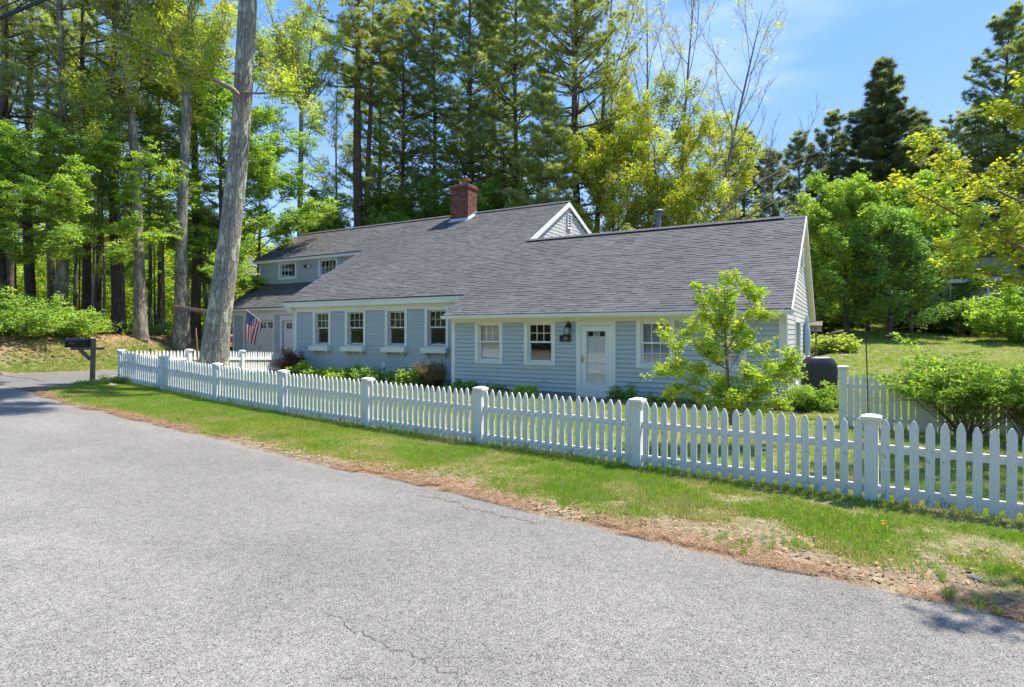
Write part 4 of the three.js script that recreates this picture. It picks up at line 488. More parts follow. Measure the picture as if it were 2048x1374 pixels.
// ---------------------------------------------------------------- mailbox
const woodTex = texture(256, 512, (i, j, u, v) => { const l = 0.75 + 0.7 * (tfbm(u, v * 0.1, 24, 4) - 0.5) + 0.25 * (tfbm(u, v, 6, 3) - 0.5); return [l, l * 0.97, l * 0.92]; });
const oldWood = std([0.27, 0.21, 0.14], 0.9, { map: woodTex, bumpMap: woodTex, bumpScale: 0.006 });
{
  const [x, z] = spot(186, 17.4), t = thing('mailbox', 'black metal mailbox with red flag on a wooden arm post', 'mailbox', [x, groundY(x, z), z]); t.rotation.y = TH + 0.05;
  part('post', new GB().hex([[-0.075, -0.2, 0.05], [0.03, -0.2, 0.05], [0.06, 1.34, 0.05], [-0.03, 1.34, 0.05], [-0.075, -0.2, -0.05], [0.03, -0.2, -0.05], [0.06, 1.34, -0.05], [-0.03, 1.34, -0.05]]).build(), oldWood, t);
  part('arm', boxG(-0.62, 1.0, -0.045, 0.3, 1.075, 0.045), oldWood, t); part('brace', new GB().hex([[-0.1, 0.68, 0.04], [-0.04, 0.74, 0.04], [-0.3, 1.0, 0.04], [-0.42, 1.0, 0.04], [-0.1, 0.68, -0.04], [-0.04, 0.74, -0.04], [-0.3, 1.0, -0.04], [-0.42, 1.0, -0.04]]).build(), oldWood, t);
  const s = new THREE.Shape(); s.moveTo(-0.1, 0); s.lineTo(0.1, 0); s.lineTo(0.1, 0.16); s.absarc(0, 0.16, 0.1, 0, Math.PI, false); s.lineTo(-0.1, 0); const bm = std([0.016, 0.016, 0.018], 0.42);
  const body = new THREE.ExtrudeGeometry(s, { depth: 0.6, bevelEnabled: false, curveSegments: 14 }).rotateY(Math.PI / 2).translate(-0.68, 1.08, 0); part('box', body, bm, t);
  const door = new THREE.ExtrudeGeometry(s, { depth: 0.04, bevelEnabled: true, bevelSize: 0.008, bevelThickness: 0.006, curveSegments: 14 }).rotateY(Math.PI / 2).translate(-0.735, 1.078, 0); part('door', door, bm, t);
  part('flag', boxes([[-0.6, 1.2, 0.102, -0.47, 1.225, 0.11], [-0.53, 1.165, 0.102, -0.48, 1.2, 0.11]]), std([0.42, 0.06, 0.04], 0.5), t); part('latch', boxG(-0.76, 1.3, -0.02, -0.73, 1.36, 0.02), M.zinc, t);
}
// ---------------------------------------------------------------- flag on the garage
{
  const b = onZ(549, 664, ZG + 0.05), tip = onZ(493, 620, ZG + 1.45), t = thing('flag', 'american flag hanging from an angled pole beside the garage door', 'flag', [b.x, b.y, b.z]);
  const d = tip.clone().sub(b); part('pole', tubeG([V(0, 0, 0), d.clone().multiplyScalar(0.5), d.clone()], 0.014, 8), std([0.75, 0.74, 0.7], 0.4), t); part('finial', new THREE.SphereGeometry(0.032, 12, 10).translate(d.x, d.y, d.z), M.brass, t); part('bracket', boxG(-0.03, -0.09, -0.035, 0.03, 0.06, 0.0), M.zinc, t);
  const cv = document.createElement('canvas'); cv.width = 570; cv.height = 300; const c = cv.getContext('2d'); for (let k = 0; k < 13; k++) { c.fillStyle = k % 2 ? '#f2efec' : '#b01c35'; c.fillRect(0, k * 300 / 13, 570, 300 / 13 + 1); } c.fillStyle = '#33347a'; c.fillRect(0, 0, 228, 300 * 7 / 13); c.fillStyle = '#f4f2ef';
  for (let i = 0; i < 9; i++) for (let j = 0; j < (i % 2 ? 5 : 6); j++) { const x = (i % 2 ? 38 : 19) + j * 38, y = 16 + i * 16.2; c.beginPath(); for (let q = 0; q < 10; q++) { const a = -Math.PI / 2 + q * Math.PI / 5, rr = q % 2 ? 3.2 : 8; c[q ? 'lineTo' : 'moveTo'](x + Math.cos(a) * rr, y + Math.sin(a) * rr); } c.closePath(); c.fill(); }
  const ft = new THREE.CanvasTexture(cv); ft.colorSpace = THREE.SRGBColorSpace;
  const g = new GB(), NA = 28, NB = 30, ax = d.clone().normalize(), side = V(-ax.z, 0, ax.x).normalize(), len = d.length();
  for (let j = 0; j <= NB; j++) for (let i = 0; i <= NA; i++) { const a = i / NA, f = j / NB, p = d.clone().addScaledVector(ax, -(0.04 + 0.98 * a)); const pull = 1 - 0.34 * sstep(0, 1, f), hx = tip.x - b.x, o = p.clone(); o.x = lerp(d.x + 0.04, p.x, pull) - 0.22 * f; o.z = lerp(d.z - 0.15, p.z, pull); o.y = p.y - 1.6 * f - (0.0 - 0.28 * a * f) + 0.28 * a * f * 0.35; const w = 0.11 * sstep(0, 0.5, f) * Math.sin(a * 11 + 1.4 * f + 0.5) + 0.03 * Math.sin(a * 23 + f * 4); o.addScaledVector(side, w); o.x += 0.03 * sstep(0, 1, f) * Math.sin(a * 9); g.vert(o.x, o.y, o.z, f, 1 - a); }
  for (let j = 0; j < NB; j++) for (let i = 0; i < NA; i++) { const q = j * (NA + 1) + i; g.i.push(q, q + 1, q + NA + 2, q, q + NA + 2, q + NA + 1); }
  part('cloth', g.build(), new THREE.MeshPhysicalMaterial({ map: ft, roughness: 0.85, transmission: 0.35, thickness: 0, side: THREE.DoubleSide }), t);
}
// ---------------------------------------------------------------- grill, umbrella, rods and odds and ends
{
  const [x, z] = spot(1638, 17.2), y = groundY(x, z), t = thing('grill', 'barbecue grill under a fitted black cover beside the house corner', 'grill', [x, y, z]); t.rotation.y = 0.5; t.scale.setScalar(0.9);
  const g = new GB(), ring = (w, d, h, n = 28) => { const a = []; for (let k = 0; k < n; k++) { const q = k / n * 6.2832, c = Math.cos(q), s = Math.sin(q), e = 0.45; a.push(V(Math.sign(c) * Math.pow(Math.abs(c), e) * w + 0.012 * Math.sin(q * 7), h, Math.sign(s) * Math.pow(Math.abs(s), e) * d + 0.012 * Math.cos(q * 9))); } return a; };
  const R = [ring(0.50, 0.27, 0.02), ring(0.52, 0.28, 0.25), ring(0.53, 0.29, 0.55), ring(0.545, 0.3, 0.86), ring(0.52, 0.29, 0.93), ring(0.40, 0.25, 1.12), ring(0.33, 0.19, 1.18), ring(0.2, 0.1, 1.2)]; for (const r of R) for (const p of r) g.vert(p.x, p.y, p.z, p.x, p.y); const n = 28; for (let k = 0; k < R.length - 1; k++) for (let i = 0; i < n; i++) { const a = k * n + i, b = k * n + (i + 1) % n; g.i.push(a, a + n, b, b, a + n, b + n); } const c = g.vert(0, 1.21, 0); for (let i = 0; i < n; i++) g.i.push((R.length - 1) * n + i, c, (R.length - 1) * n + (i + 1) % n);
  part('cover', g.build(), std([0.022, 0.022, 0.024], 0.5), t); for (const s of [-1, 1]) part('wheel', new THREE.CylinderGeometry(0.09, 0.09, 0.04, 16).rotateX(Math.PI / 2).translate(s * 0.4, 0.07, 0.3), M.black, t); part('strap', boxG(-0.548, 0.5, -0.31, 0.548, 0.53, 0.312), std([0.04, 0.04, 0.04], 0.7), t);
  const [ux, uz] = spot(1613, 20.5), u = thing('patio_umbrella', 'folded pale blue patio umbrella standing against the house gable', 'umbrella', [ux, groundY(ux, uz), uz]); part('pole', tubeG([V(0, -0.1, 0), V(0, 2.15, 0)], 0.022, 8), M.white, u);
  const ug = new GB(), N = 16; for (let k = 0; k <= 6; k++) for (let i = 0; i <= N; i++) { const a = i / N * 6.2832, f = k / 6, r = (0.03 + 0.10 * Math.sin(f * 2.6)) * (0.75 + 0.35 * (i % 2)); ug.vert(Math.cos(a) * r, 2.1 - f * 1.35, Math.sin(a) * r, a, f); } for (let k = 0; k < 6; k++) for (let i = 0; i < N; i++) { const q = k * (N + 1) + i; ug.i.push(q, q + 1, q + N + 2, q, q + N + 2, q + N + 1); } part('canopy', ug.build(), std([0.42, 0.55, 0.62], 0.85, { side: THREE.DoubleSide }), u); part('base', lathe([[0, 0.08], [0.05, 0.08], [0.22, 0.03], [0.22, -0.02], [0, -0.02]], 18), M.black, u); part('finial', new THREE.SphereGeometry(0.03, 10, 8).translate(0, 2.17, 0), M.white, u);
  const [bx, bz] = spot(1632, 25.5), bf = thing('birdhouse', 'small weathered wooden birdhouse on a post behind the gable corner', 'birdhouse', [bx, groundY(bx, bz), bz]); const gy0 = groundY(bx, bz), by = 1.98 - gy0; part('post', boxG(-0.03, -0.2, -0.03, 0.03, by, 0.03), oldWood, bf); part('box', boxG(-0.2, by, -0.14, 0.2, by + 0.28, 0.14), std([0.42, 0.36, 0.28], 0.9, { map: woodTex }), bf); part('roof', extrudeX([[0.22, by + 0.27], [0, by + 0.45], [-0.22, by + 0.27], [-0.22, by + 0.25], [0, by + 0.42], [0.22, by + 0.25]], -0.25, 0.25), std([0.3, 0.26, 0.2], 0.9, { map: woodTex }), bf); part('hole', new THREE.CylinderGeometry(0.03, 0.03, 0.01, 12).rotateX(Math.PI / 2).translate(0, by + 0.15, 0.143), M.black, bf);
  const [hx, hz] = spot(1737, 10.4), hy = groundY(hx, hz), h = thing('garden_hook', 'thin dark iron garden rod standing behind the fence post', 'rod', [hx, hy, hz]); const ht = at(1731, 668, 10.4).y - hy; part('rod', tubeG([V(0, -0.1, 0), V(-0.015, ht * 0.5, 0), V(-0.04, ht, 0)], 0.011, 6), M.black, h); part('hook', tubeG([V(-0.04, ht - 0.02, 0), V(-0.05, ht + 0.08, 0.0), V(-0.02, ht + 0.15, 0), V(0.05, ht + 0.13, 0), V(0.08, ht + 0.06, 0)], 0.008, 6), M.black, h);
  const [sx, sz] = spot(395, 20.9), st = thing('stake', 'thin leaning wooden stake beside the fence post near the big trunk', 'stake', [sx, groundY(sx, sz), sz]); const sh = at(389, 659, 20.9).y - groundY(sx, sz); part('shaft', tubeG([V(0.03, -0.2, 0), V(0, 0.9, 0), V(-0.1, sh, 0)], [0.03, 0.028, 0.024], 7), std([0.36, 0.2, 0.15], 0.9, { map: woodTex }), st); part('tip', lathe([[0.024, 0], [0.012, 0.05], [0, 0.06]], 8).translate(-0.1, sh, 0), oldWood, st);
  const b0 = at(348, 613, 29.4), b1 = at(440, 628, 26.5), bm = solo('beam', (() => { const g = new GB(), q = (p, s, e) => [p.x, p.y + e, p.z + s]; g.hex([q(b0, 0.05, -0.07), q(b1, 0.05, -0.09), q(b1, 0.05, 0.09), q(b0, 0.05, 0.07), q(b0, -0.05, -0.07), q(b1, -0.05, -0.09), q(b1, -0.05, 0.09), q(b0, -0.05, 0.07)]); return g.build(); })(), std([0.33, 0.22, 0.15], 0.9, { map: woodTex, bumpMap: woodTex, bumpScale: 0.006 }), 'long weathered wooden beam hung level between tree trunks', 'beam');
  // overhead cables crossing the corner of the sky
  const cab = (end, u, v, rad, lab) => { const a = at(...end), b = at(u, v, 12.5), dir = b.clone().sub(a), P = []; for (let k = 0; k <= 16; k++) { const t = k / 16 * 3.2, p = a.clone().addScaledVector(dir, t); p.y += 0.09 * t * (t - 1); P.push(p); } solo('overhead_cable', tubeG(P, rad, 7), M.black, lab, 'cable', 'utility cables over the driveway'); };
  cab([500, -174, 17.2], -20, 44, 0.04, 'thick black utility cable crossing the sky, lower of the two'); cab([500, -196, 17.2], -20, 24, 0.014, 'thin black utility cable crossing the sky, upper of the two');
  // timber edging and a flat stone along the planting bed
  const ed = solo('bed_edging', boxes([[-11.5, -0.05, -15.42, -5.9, 0.1, -15.3], [-5.88, -0.05, -15.4, -1.6, 0.09, -15.28]]), oldWood, 'low timber edging along the planting bed by the front door', 'edging');
  const r = rng(81), rockGeo = (seed) => { const q = rng(seed), g = new THREE.IcosahedronGeometry(1, 1), p = g.attributes.position; for (let k = 0; k < p.count; k++) { const n = 0.7 + 0.5 * vn(p.getX(k) * 1.7 + seed * 3, p.getY(k) * 1.7 + p.getZ(k) * 2.1); p.setXYZ(k, p.getX(k) * n * 1.3, p.getY(k) * n * 0.55, p.getZ(k) * n); } g.computeVertexNormals(); return g; };
  const rm = std([0.25, 0.225, 0.19], 0.95, { bumpMap: woodTex, bumpScale: 0.004 }), RG = [1, 2, 3].map(rockGeo);
  [[205, 775, 0.09], [222, 771, 0.12], [232, 757, 0.13], [170, 778, 0.08], [238, 764, 0.1], [214, 762, 0.08], [195, 779, 0.06]].forEach(([u, v, s], k) => { const p = dirOf(u, v); p.multiplyScalar((0.4 - EYE) / p.y); const m = solo('stone', RG[k % 3], rm, 'rough grey stone among weeds at the mailbox foot', 'stone', 'stones round the mailbox'); m.scale.setScalar(s); m.position.set(p.x, groundY(p.x, p.z) + 0.02, p.z); m.rotation.y = k; });
  [[1625, 1050, 0.03], [1590, 1128, 0.035], [1952, 1160, 0.045], [1880, 1188, 0.04], [1990, 1205, 0.035]].forEach(([u, v, s], k) => { const p = dirOf(u, v); p.multiplyScalar((-0.03 - EYE) / p.y); const m = solo('stone', RG[k % 3], rm, 'small pale stone lying on the bare verge by the road', 'stone', 'stones on the verge'); m.scale.setScalar(s); m.position.set(p.x, groundY(p.x, p.z) + 0.01, p.z); m.rotation.y = k * 1.3; });
  const dm = std([0.75, 0.5, 0.02], 0.8); [[1768, 1046], [1769, 1052]].forEach(([u, v]) => { const p = dirOf(u, v); p.multiplyScalar((0.05 - EYE) / p.y); const y = groundY(p.x, p.z), f = thing('dandelion', 'yellow dandelion flower in the verge grass', 'flower', [p.x, y, p.z], 'dandelions on the verge'); part('stem', tubeG([V(0, -0.02, 0), V(0.005, 0.09, 0)], 0.003, 5), std([0.2, 0.3, 0.06], 0.8), f); const hg = new GB(); for (let k = 0; k < 26; k++) { const a = k * 2.4, q = 0.024 * Math.sqrt(k / 26); hg.quad([Math.cos(a) * 0.004, 0.09, Math.sin(a) * 0.004], [Math.cos(a) * q, 0.096, Math.sin(a) * q], [Math.cos(a + 0.2) * (q + 0.006), 0.099, Math.sin(a + 0.2) * (q + 0.006)], [Math.cos(a + 0.3) * 0.006, 0.096, Math.sin(a + 0.3) * 0.006]); } part('head', hg.build(), dm, f); });
  // coiled hose by the far shed corner
  const [cx, cz] = spot(1965, 33), cy = groundY(cx, cz), hc = thing('hose_coil', 'coiled orange hose lying on the lawn edge below the far trees', 'hose', [cx, cy, cz]); const hp = []; for (let k = 0; k < 90; k++) { const a = k * 0.35; hp.push(V(Math.cos(a) * 0.42 + 0.01 * k, 0.45 + Math.sin(a) * 0.42, 0.06 * Math.sin(k * 0.9))); } part('hose', tubeG(hp, 0.035, 6), std([0.5, 0.25, 0.06], 0.6), hc); const hp2 = hp.slice(0, 60).map((p) => V(p.x * 0.8 - 0.9, p.y * 0.8, p.z)); part('hose', tubeG(hp2, 0.035, 6), std([0.45, 0.2, 0.06], 0.6), hc);
}
console.log('objects done');
// ---------------------------------------------------------------- foliage pieces
// a sprig of n leaves in a ball of radius 1; every leaf is folded along its midrib
function sprig(n, len, wid, seed, { droop = 0.3, flat = 0, lobes = false } = {}) {
  const r = rng(seed), g = new GB(), q = new THREE.Quaternion(), e = new THREE.Euler();
  for (let k = 0; k < n; k++) {
    const a = r() * 6.283, c = 2 * r() - 1, s = Math.sqrt(1 - c * c), R = Math.cbrt(r()) * 0.95, x = Math.cos(a) * s * R, y = c * R * (1 - flat), z = Math.sin(a) * s * R;
    q.setFromEuler(e.set((r() - 0.5) * 1.5 - droop, a + (r() - 0.5) * 1.6, (r() - 0.5) * 1.3)); const L = len * (0.6 + 0.6 * r()), w = wid * L / len * (0.8 + 0.4 * r()), fold = 0.18 * L;
    const P = (px, py, pz) => { const v = V(px, py, pz).applyQuaternion(q); return g.vert(x + v.x, y + v.y, z + v.z); };
    if (lobes) { const o = [P(0, 0, 0), P(w * 0.55, fold, L * 0.18), P(w * 0.32, fold * 0.5, L * 0.42), P(w * 0.75, fold, L * 0.62), P(w * 0.25, fold * 0.4, L * 0.68), P(0, -fold * 0.2, L), P(-w * 0.25, fold * 0.4, L * 0.68), P(-w * 0.75, fold, L * 0.62), P(-w * 0.32, fold * 0.5, L * 0.42), P(-w * 0.55, fold, L * 0.18)]; for (let i = 1; i < 9; i++) g.i.push(o[0], o[i], o[i + 1]); }
    else { const o = [P(0, 0, 0), P(w * 0.5, fold, L * 0.45), P(0, 0, L), P(-w * 0.5, fold, L * 0.45)]; g.i.push(o[0], o[1], o[2], o[0], o[2], o[3]); }
  } return g.build();
}
function brush(n, seed, w = 0.03, up = 0.25) {                  // a tuft of needles
  const r = rng(seed), g = new GB(); for (let k = 0; k < n; k++) { const a = r() * 6.283, c = -0.55 + 1.5 * r(), s = Math.sqrt(Math.max(0, 1 - c * c)), L = 0.65 + 0.4 * r(), d = V(Math.cos(a) * s, c * 0.75 + up, Math.sin(a) * s).normalize(), p = V(-d.z, 0, d.x).normalize().multiplyScalar(w); const o = g.vert(d.x * 0.05 - p.x, d.y * 0.05, d.z * 0.05 - p.z); g.vert(d.x * 0.05 + p.x, d.y * 0.05, d.z * 0.05 + p.z); g.vert(d.x * L, d.y * L - 0.08 * L, d.z * L); g.i.push(o, o + 1, o + 2); } return g.build(); }
const leafMat = new THREE.MeshPhysicalMaterial({ color: 0xffffff, roughness: 1, transmission: 0.52, thickness: 0, side: THREE.DoubleSide, specularIntensity: 0.5 });
const needleMat = new THREE.MeshPhysicalMaterial({ color: 0xffffff, roughness: 1, transmission: 0.5, thickness: 0, side: THREE.DoubleSide, specularIntensity: 0.4 });
const SPRIG = { far: sprig(22, 0.5, 0.34, 1), fine: sprig(18, 0.36, 0.2, 2), maple: sprig(24, 0.4, 0.36, 3, { droop: 0.5, flat: 0.45 }), near: sprig(9, 0.75, 0.36, 4, { droop: 0.55 }), shrub: sprig(12, 0.6, 0.36, 5), hosta: sprig(9, 0.85, 0.55, 6, { droop: 0.2 }), tiny: sprig(26, 0.3, 0.18, 7) };
const BRUSH = { pine: brush(34, 8, 0.035), spruce: brush(26, 9, 0.055, 0.0) };
// ---------------------------------------------------------------- bark
const barkTex = (seed, scale, lich) => texture(256, 512, (i, j, u, v) => { const f = Math.abs(tfbm(u, v * 0.25, scale, 4) - 0.5) * 2, n = tfbm(u, v, 32, 3); let l = 0.36 + 1.15 * Math.pow(f, 0.75) + 0.45 * (n - 0.5); const c = [l, l * 0.98, l * 0.95]; if (lich) { const k = sstep(0.52, 0.64, tfbm((u + seed * 0.13) % 1, v, 5, 4)) * lich * (0.5 + n); c[0] = lerp(c[0], 1.15, k); c[1] = lerp(c[1], 1.25, k); c[2] = lerp(c[2], 1.0, k); } return [c[0] * 0.75, c[1] * 0.75, c[2] * 0.75]; }, { repeat: [0.9, 0.5] });
const bk1 = barkTex(1, 16, 0.8), bk2 = barkTex(2, 12, 0), BARK = { grey: std([0.40, 0.37, 0.32], 0.95, { map: bk1, bumpMap: bk1, bumpScale: 0.03 }), pine: std([0.21, 0.165, 0.135], 0.95, { map: bk2, bumpMap: bk2, bumpScale: 0.03 }), red: std([0.25, 0.16, 0.12], 0.95, { map: bk2, bumpMap: bk2, bumpScale: 0.03 }), pale: std([0.40, 0.35, 0.28], 0.95, { map: bk1, bumpMap: bk1, bumpScale: 0.015 }), twig: std([0.16, 0.12, 0.085], 0.95) };
const col = (base, r, v = 0.25) => { const k = 1 - v + 2 * v * r(), h = (r() - 0.5) * 0.12; return [base[0] * k * (1 + h), base[1] * k, base[2] * k * (1 - h)]; };
const GREEN = { bright: [0.30, 0.48, 0.04], mid: [0.24, 0.39, 0.06], deep: [0.10, 0.22, 0.04], yellow: [0.55, 0.58, 0.03], lime: [0.42, 0.58, 0.04], olive: [0.36, 0.38, 0.07], pine: [0.39, 0.47, 0.11], pineD: [0.27, 0.34, 0.095], pineL: [0.50, 0.57, 0.17], spruce: [0.25, 0.29, 0.12], sprD: [0.17, 0.21, 0.095] };
const nrm = (v) => v.normalize();
function bendPath(p, dir, L, n, up, r, wob) { const P = [p.clone()], d = dir.clone(); for (let k = 0; k < n; k++) { d.y += up / n; d.x += (r() - 0.5) * wob; d.z += (r() - 0.5) * wob; d.normalize(); P.push(P[P.length - 1].clone().addScaledVector(d, L / n)); } return P; }
const along = (P, t) => { const f = clamp(t) * (P.length - 1), i = Math.min(P.length - 2, Math.floor(f)); return P[i].clone().lerp(P[i + 1], f - i); };
const taper = (n, a, b, pw = 1) => Array.from({ length: n }, (_, k) => lerp(a, b, Math.pow(k / (n - 1), pw)));
function finishTree(t, wood, leaves, bark, geo, mat, crownName = 'crown') { part('trunk', wood.build(), bark, t); if (leaves.length) { const c = instances(crownName, geo, mat, leaves); c.userData.kind = 'stuff'; t.add(c); } return t; }
// broad-leaved tree: o = { h, r, base, spread, limbs, rise, leaves, size, colors, geo, lean:[x,z], fork, flare }
function broadleaf(name, label, cat, [x, z], seed, o, group) {
  const r = rng(seed), y = groundY(x, z), t = thing(name, label, cat, [x, y, z], group), w = new GB(), L = [], H = o.h, lean = o.lean || [0, 0];
  const axis = (f) => V(lean[0] * Math.pow(f, o.leanPow ?? 1.15) + 0.02 * H * (vn(f * 3 + seed, 1.3) - 0.5), f * H - 0.1 * (f === 0), lean[1] * Math.pow(f, o.leanPow ?? 1.15) + 0.02 * H * (vn(f * 3 + seed, 7.7) - 0.5)), rad = (f) => o.r * (Math.pow(1 - f, 0.75) * 0.92 + 0.08) * (1 + (o.flare ?? 0.35) * Math.exp(-f * H * 1.6));
  const top = o.fork ? o.fork : 1, TP = [], TR = []; const N = 14; for (let k = 0; k <= N; k++) { const f = top * k / N * (k / N * 0.3 + 0.7); TP.push(axis(f)); TR.push(rad(f)); } w.tube(TP, TR, o.sides || 9);
  const cols = o.colors, tips = [];
  const twig = (P, len, rr, depth) => {                        // side shoots of a limb, leaves round their ends
    const n = depth ? Math.max(3, Math.round(len * (o.twigs ?? 2.2))) : 3; for (let k = 0; k < n; k++) { const f = depth ? 0.25 + 0.75 * (k + r()) / n : 0.3 + 0.7 * r(), p = along(P, f), i = Math.min(P.length - 2, Math.floor(f * (P.length - 1))), d = P[i + 1].clone().sub(P[i]).normalize(); d.x += (r() - 0.5) * 1.9; d.y += (r() - 0.3) * 0.9; d.z += (r() - 0.5) * 1.9; d.normalize(); const l = len * (0.18 + 0.28 * r()) * (1.15 - 0.5 * f); const Q = bendPath(p, d, l, 3, o.rise * 0.25, r, 0.35); w.tube(Q, taper(4, Math.max(0.008, rr * 0.35), 0.004), 4, null, false); tips.push([Q, l]); if (depth > 1) twig(Q, l * 1.2, rr * 0.35, depth - 1); } };
  const n = o.limbs; for (let k = 0; k < n; k++) { const f = lerp(o.base, 0.98, Math.pow((k + 0.3 + 0.5 * r()) / n, 0.9)), a = k * 2.4 + r() * 0.9 + (o.turn || 0), prof = o.profile ? o.profile((f - o.base) / (1 - o.base)) : Math.sin(0.5 + 2.3 * (f - o.base) / (1 - o.base)), len = o.spread * (0.45 + 0.65 * prof) * (0.75 + 0.5 * r()), e = lerp(o.angle ?? 0.25, 1.0, (f - o.base) / (1 - o.base)) + 0.2 * (r() - 0.5); const d = V(Math.cos(a) * Math.cos(e), Math.sin(e), Math.sin(a) * Math.cos(e)), ff = Math.min(f, top), P = bendPath(axis(ff), d, len, 5, o.rise, r, 0.3), rr = rad(ff) * (o.limbR ?? 0.42); w.tube(P, taper(6, rr, 0.012, 0.8), 6, null, false); twig(P, len, rr, o.depth || 2); tips.push([P, len]); }
  if (o.fork) for (let k = 0; k < (o.forks || 2); k++) { const a = (o.forkTurn || 0) + k * 6.283 / (o.forks || 2) + r() * 0.4, len = H * (1 - top) * (0.85 + 0.3 * r()), d = V(Math.cos(a) * 0.34 + lean[0] / H, 1, Math.sin(a) * 0.34 + lean[1] / H).normalize(), P = bendPath(axis(top * 0.98), d, len, 8, 0.12, r, 0.22), rr = rad(top) * 0.72; w.tube(P, taper(9, rr, 0.02, 0.9), 7, null, false); for (let q = 0; q < (o.forkLimbs || 7); q++) { const f = 0.15 + 0.85 * (q + r()) / (o.forkLimbs || 7), pp = along(P, f), aa = q * 2.4 + r(), e = 0.55 + 0.3 * r(), dd = V(Math.cos(aa) * Math.cos(e), Math.sin(e), Math.sin(aa) * Math.cos(e)), l2 = o.spread * (0.5 + 0.5 * r()) * (1.1 - 0.6 * f), P2 = bendPath(pp, dd, l2, 5, o.rise, r, 0.35), r2 = rr * (1 - 0.7 * f) * 0.5; w.tube(P2, taper(6, r2, 0.01, 0.8), 5, null, false); twig(P2, l2, r2, 2); tips.push([P2, l2]); } tips.push([P, len * 0.5]); }
  const total = o.leaves; let m = 0; while (m < total && tips.length) { const [P, l] = tips[Math.floor(r() * tips.length)], f = 1 - Math.pow(r(), 1.1) * (o.deep ?? 0.85), p = along(P, f), s = o.size * (0.6 + 0.8 * r()), j = o.jit ?? 0.35; const c = col(cols[Math.floor(Math.pow(r(), 1.2) * cols.length)], r); L.push([p.x + (r() - 0.5) * j * 2, p.y + (r() - 0.5) * j * 1.4 - 0.1 * s, p.z + (r() - 0.5) * j * 2, (r() - 0.5) * 0.8, r() * 6.28, (r() - 0.5) * 0.8, s, s * 0.8, ...c]); m++; }
  return finishTree(t, w, L, o.bark || BARK.grey, o.geo || SPRIG.far, leafMat);
}
// needle tree: whorls of level boughs carrying flat sprays of tufts
function conifer(name, label, cat, [x, z], seed, o, group) {
  const r = rng(seed), y = groundY(x, z), t = thing(name, label, cat, [x, y, z], group), w = new GB(), L = [], H = o.h, lean = o.lean || [0, 0], axis = (f) => V(lean[0] * f + 0.006 * H * Math.sin(f * 9 + seed), f * H - 0.1 * (f === 0), lean[1] * f + 0.006 * H * Math.cos(f * 7 + seed)), rad = (f) => o.r * (Math.pow(1 - f, 0.8) * 0.96 + 0.03) * (1 + 0.3 * Math.exp(-f * H * 1.5));
  const N = 14; w.tube(Array.from({ length: N + 1 }, (_, k) => axis(k / N)), Array.from({ length: N + 1 }, (_, k) => rad(k / N)), 9);
  if (o.snags) for (let k = 0; k < o.snags; k++) { const f = lerp(0.2, o.base, r()), a = r() * 6.28, P = bendPath(axis(f), V(Math.cos(a), 0.1 - 0.3 * r(), Math.sin(a)), 0.6 + 1.6 * r(), 3, -0.1, r, 0.4); w.tube(P, taper(4, 0.028, 0.006), 4, null, false); }
  for (let yy = o.base * H; yy < H * 0.985; yy += o.gap * (o.cone ? 0.75 + 0.5 * r() : 0.4 + 1.2 * r()) * (o.cone ? 1 : lerp(1, 0.6, yy / H))) { const f = yy / H, g = (f - o.base) / (1 - o.base), prof = o.cone ? (1 - g) * 0.95 + 0.05 : Math.min(1, 0.55 + 1.6 * g) * Math.pow(1 - g, 0.62) + 0.06, nb = o.cone ? 7 : 4 + Math.floor(r() * 2), off = r() * 6.28;
    for (let b = 0; b < nb; b++) { if (!o.cone && r() < (o.gaps ?? 0.12)) continue; const a = off + b * 6.283 / nb + (r() - 0.5) * 0.5, len = o.spread * prof * (o.cone ? 0.7 + 0.55 * r() : 0.32 + 1.05 * Math.sqrt(r())), e = (o.tilt ?? 0.08) + (o.cone ? -0.25 + 0.7 * g : 0.5 * g) + (o.cone ? 0.15 : 0.5) * (r() - 0.5), P = bendPath(axis(f), V(Math.cos(a) * Math.cos(e), Math.sin(e), Math.sin(a) * Math.cos(e)), len, 5, o.cone ? 0.22 : 0.3, r, 0.12), rr = Math.max(0.012, Math.min(0.09, rad(f) * 0.4)); w.tube(P, taper(6, rr, 0.008), 5, null, false);
      const nt = Math.round(len * o.dens) + 3; for (let k = 0; k < nt; k++) { const q = Math.pow(r(), 0.7), s = o.size * (0.65 + 0.7 * r()), p = along(P, o.cone ? 0.12 + 0.88 * q : 0.28 + 0.72 * q), side = (r() - 0.5) * len * 0.55 * (o.cone ? 0.55 : 1 - 0.45 * q), drop = o.cone ? -Math.abs(side) * 0.35 - 0.1 * r() : 0.16 * r(); const c = col(o.colors[Math.floor(Math.pow(r(), 1.3) * o.colors.length)], r); L.push([p.x - Math.sin(a) * side, p.y + drop, p.z + Math.cos(a) * side, (r() - 0.5) * 0.7, r() * 6.28, (r() - 0.5) * 0.7, s, s * 0.8, ...c]); } } }
  const tp = axis(1); for (let k = 0; k < 8; k++) L.push([tp.x + (r() - 0.5) * 0.2, tp.y - 0.35 * r(), tp.z + (r() - 0.5) * 0.2, 0, r() * 6, 0, o.size * 0.7, o.size * 0.8, ...col(o.colors[0], r)]);
  return finishTree(t, w, L, o.bark || BARK.pine, o.geo || BRUSH.pine, needleMat);
}
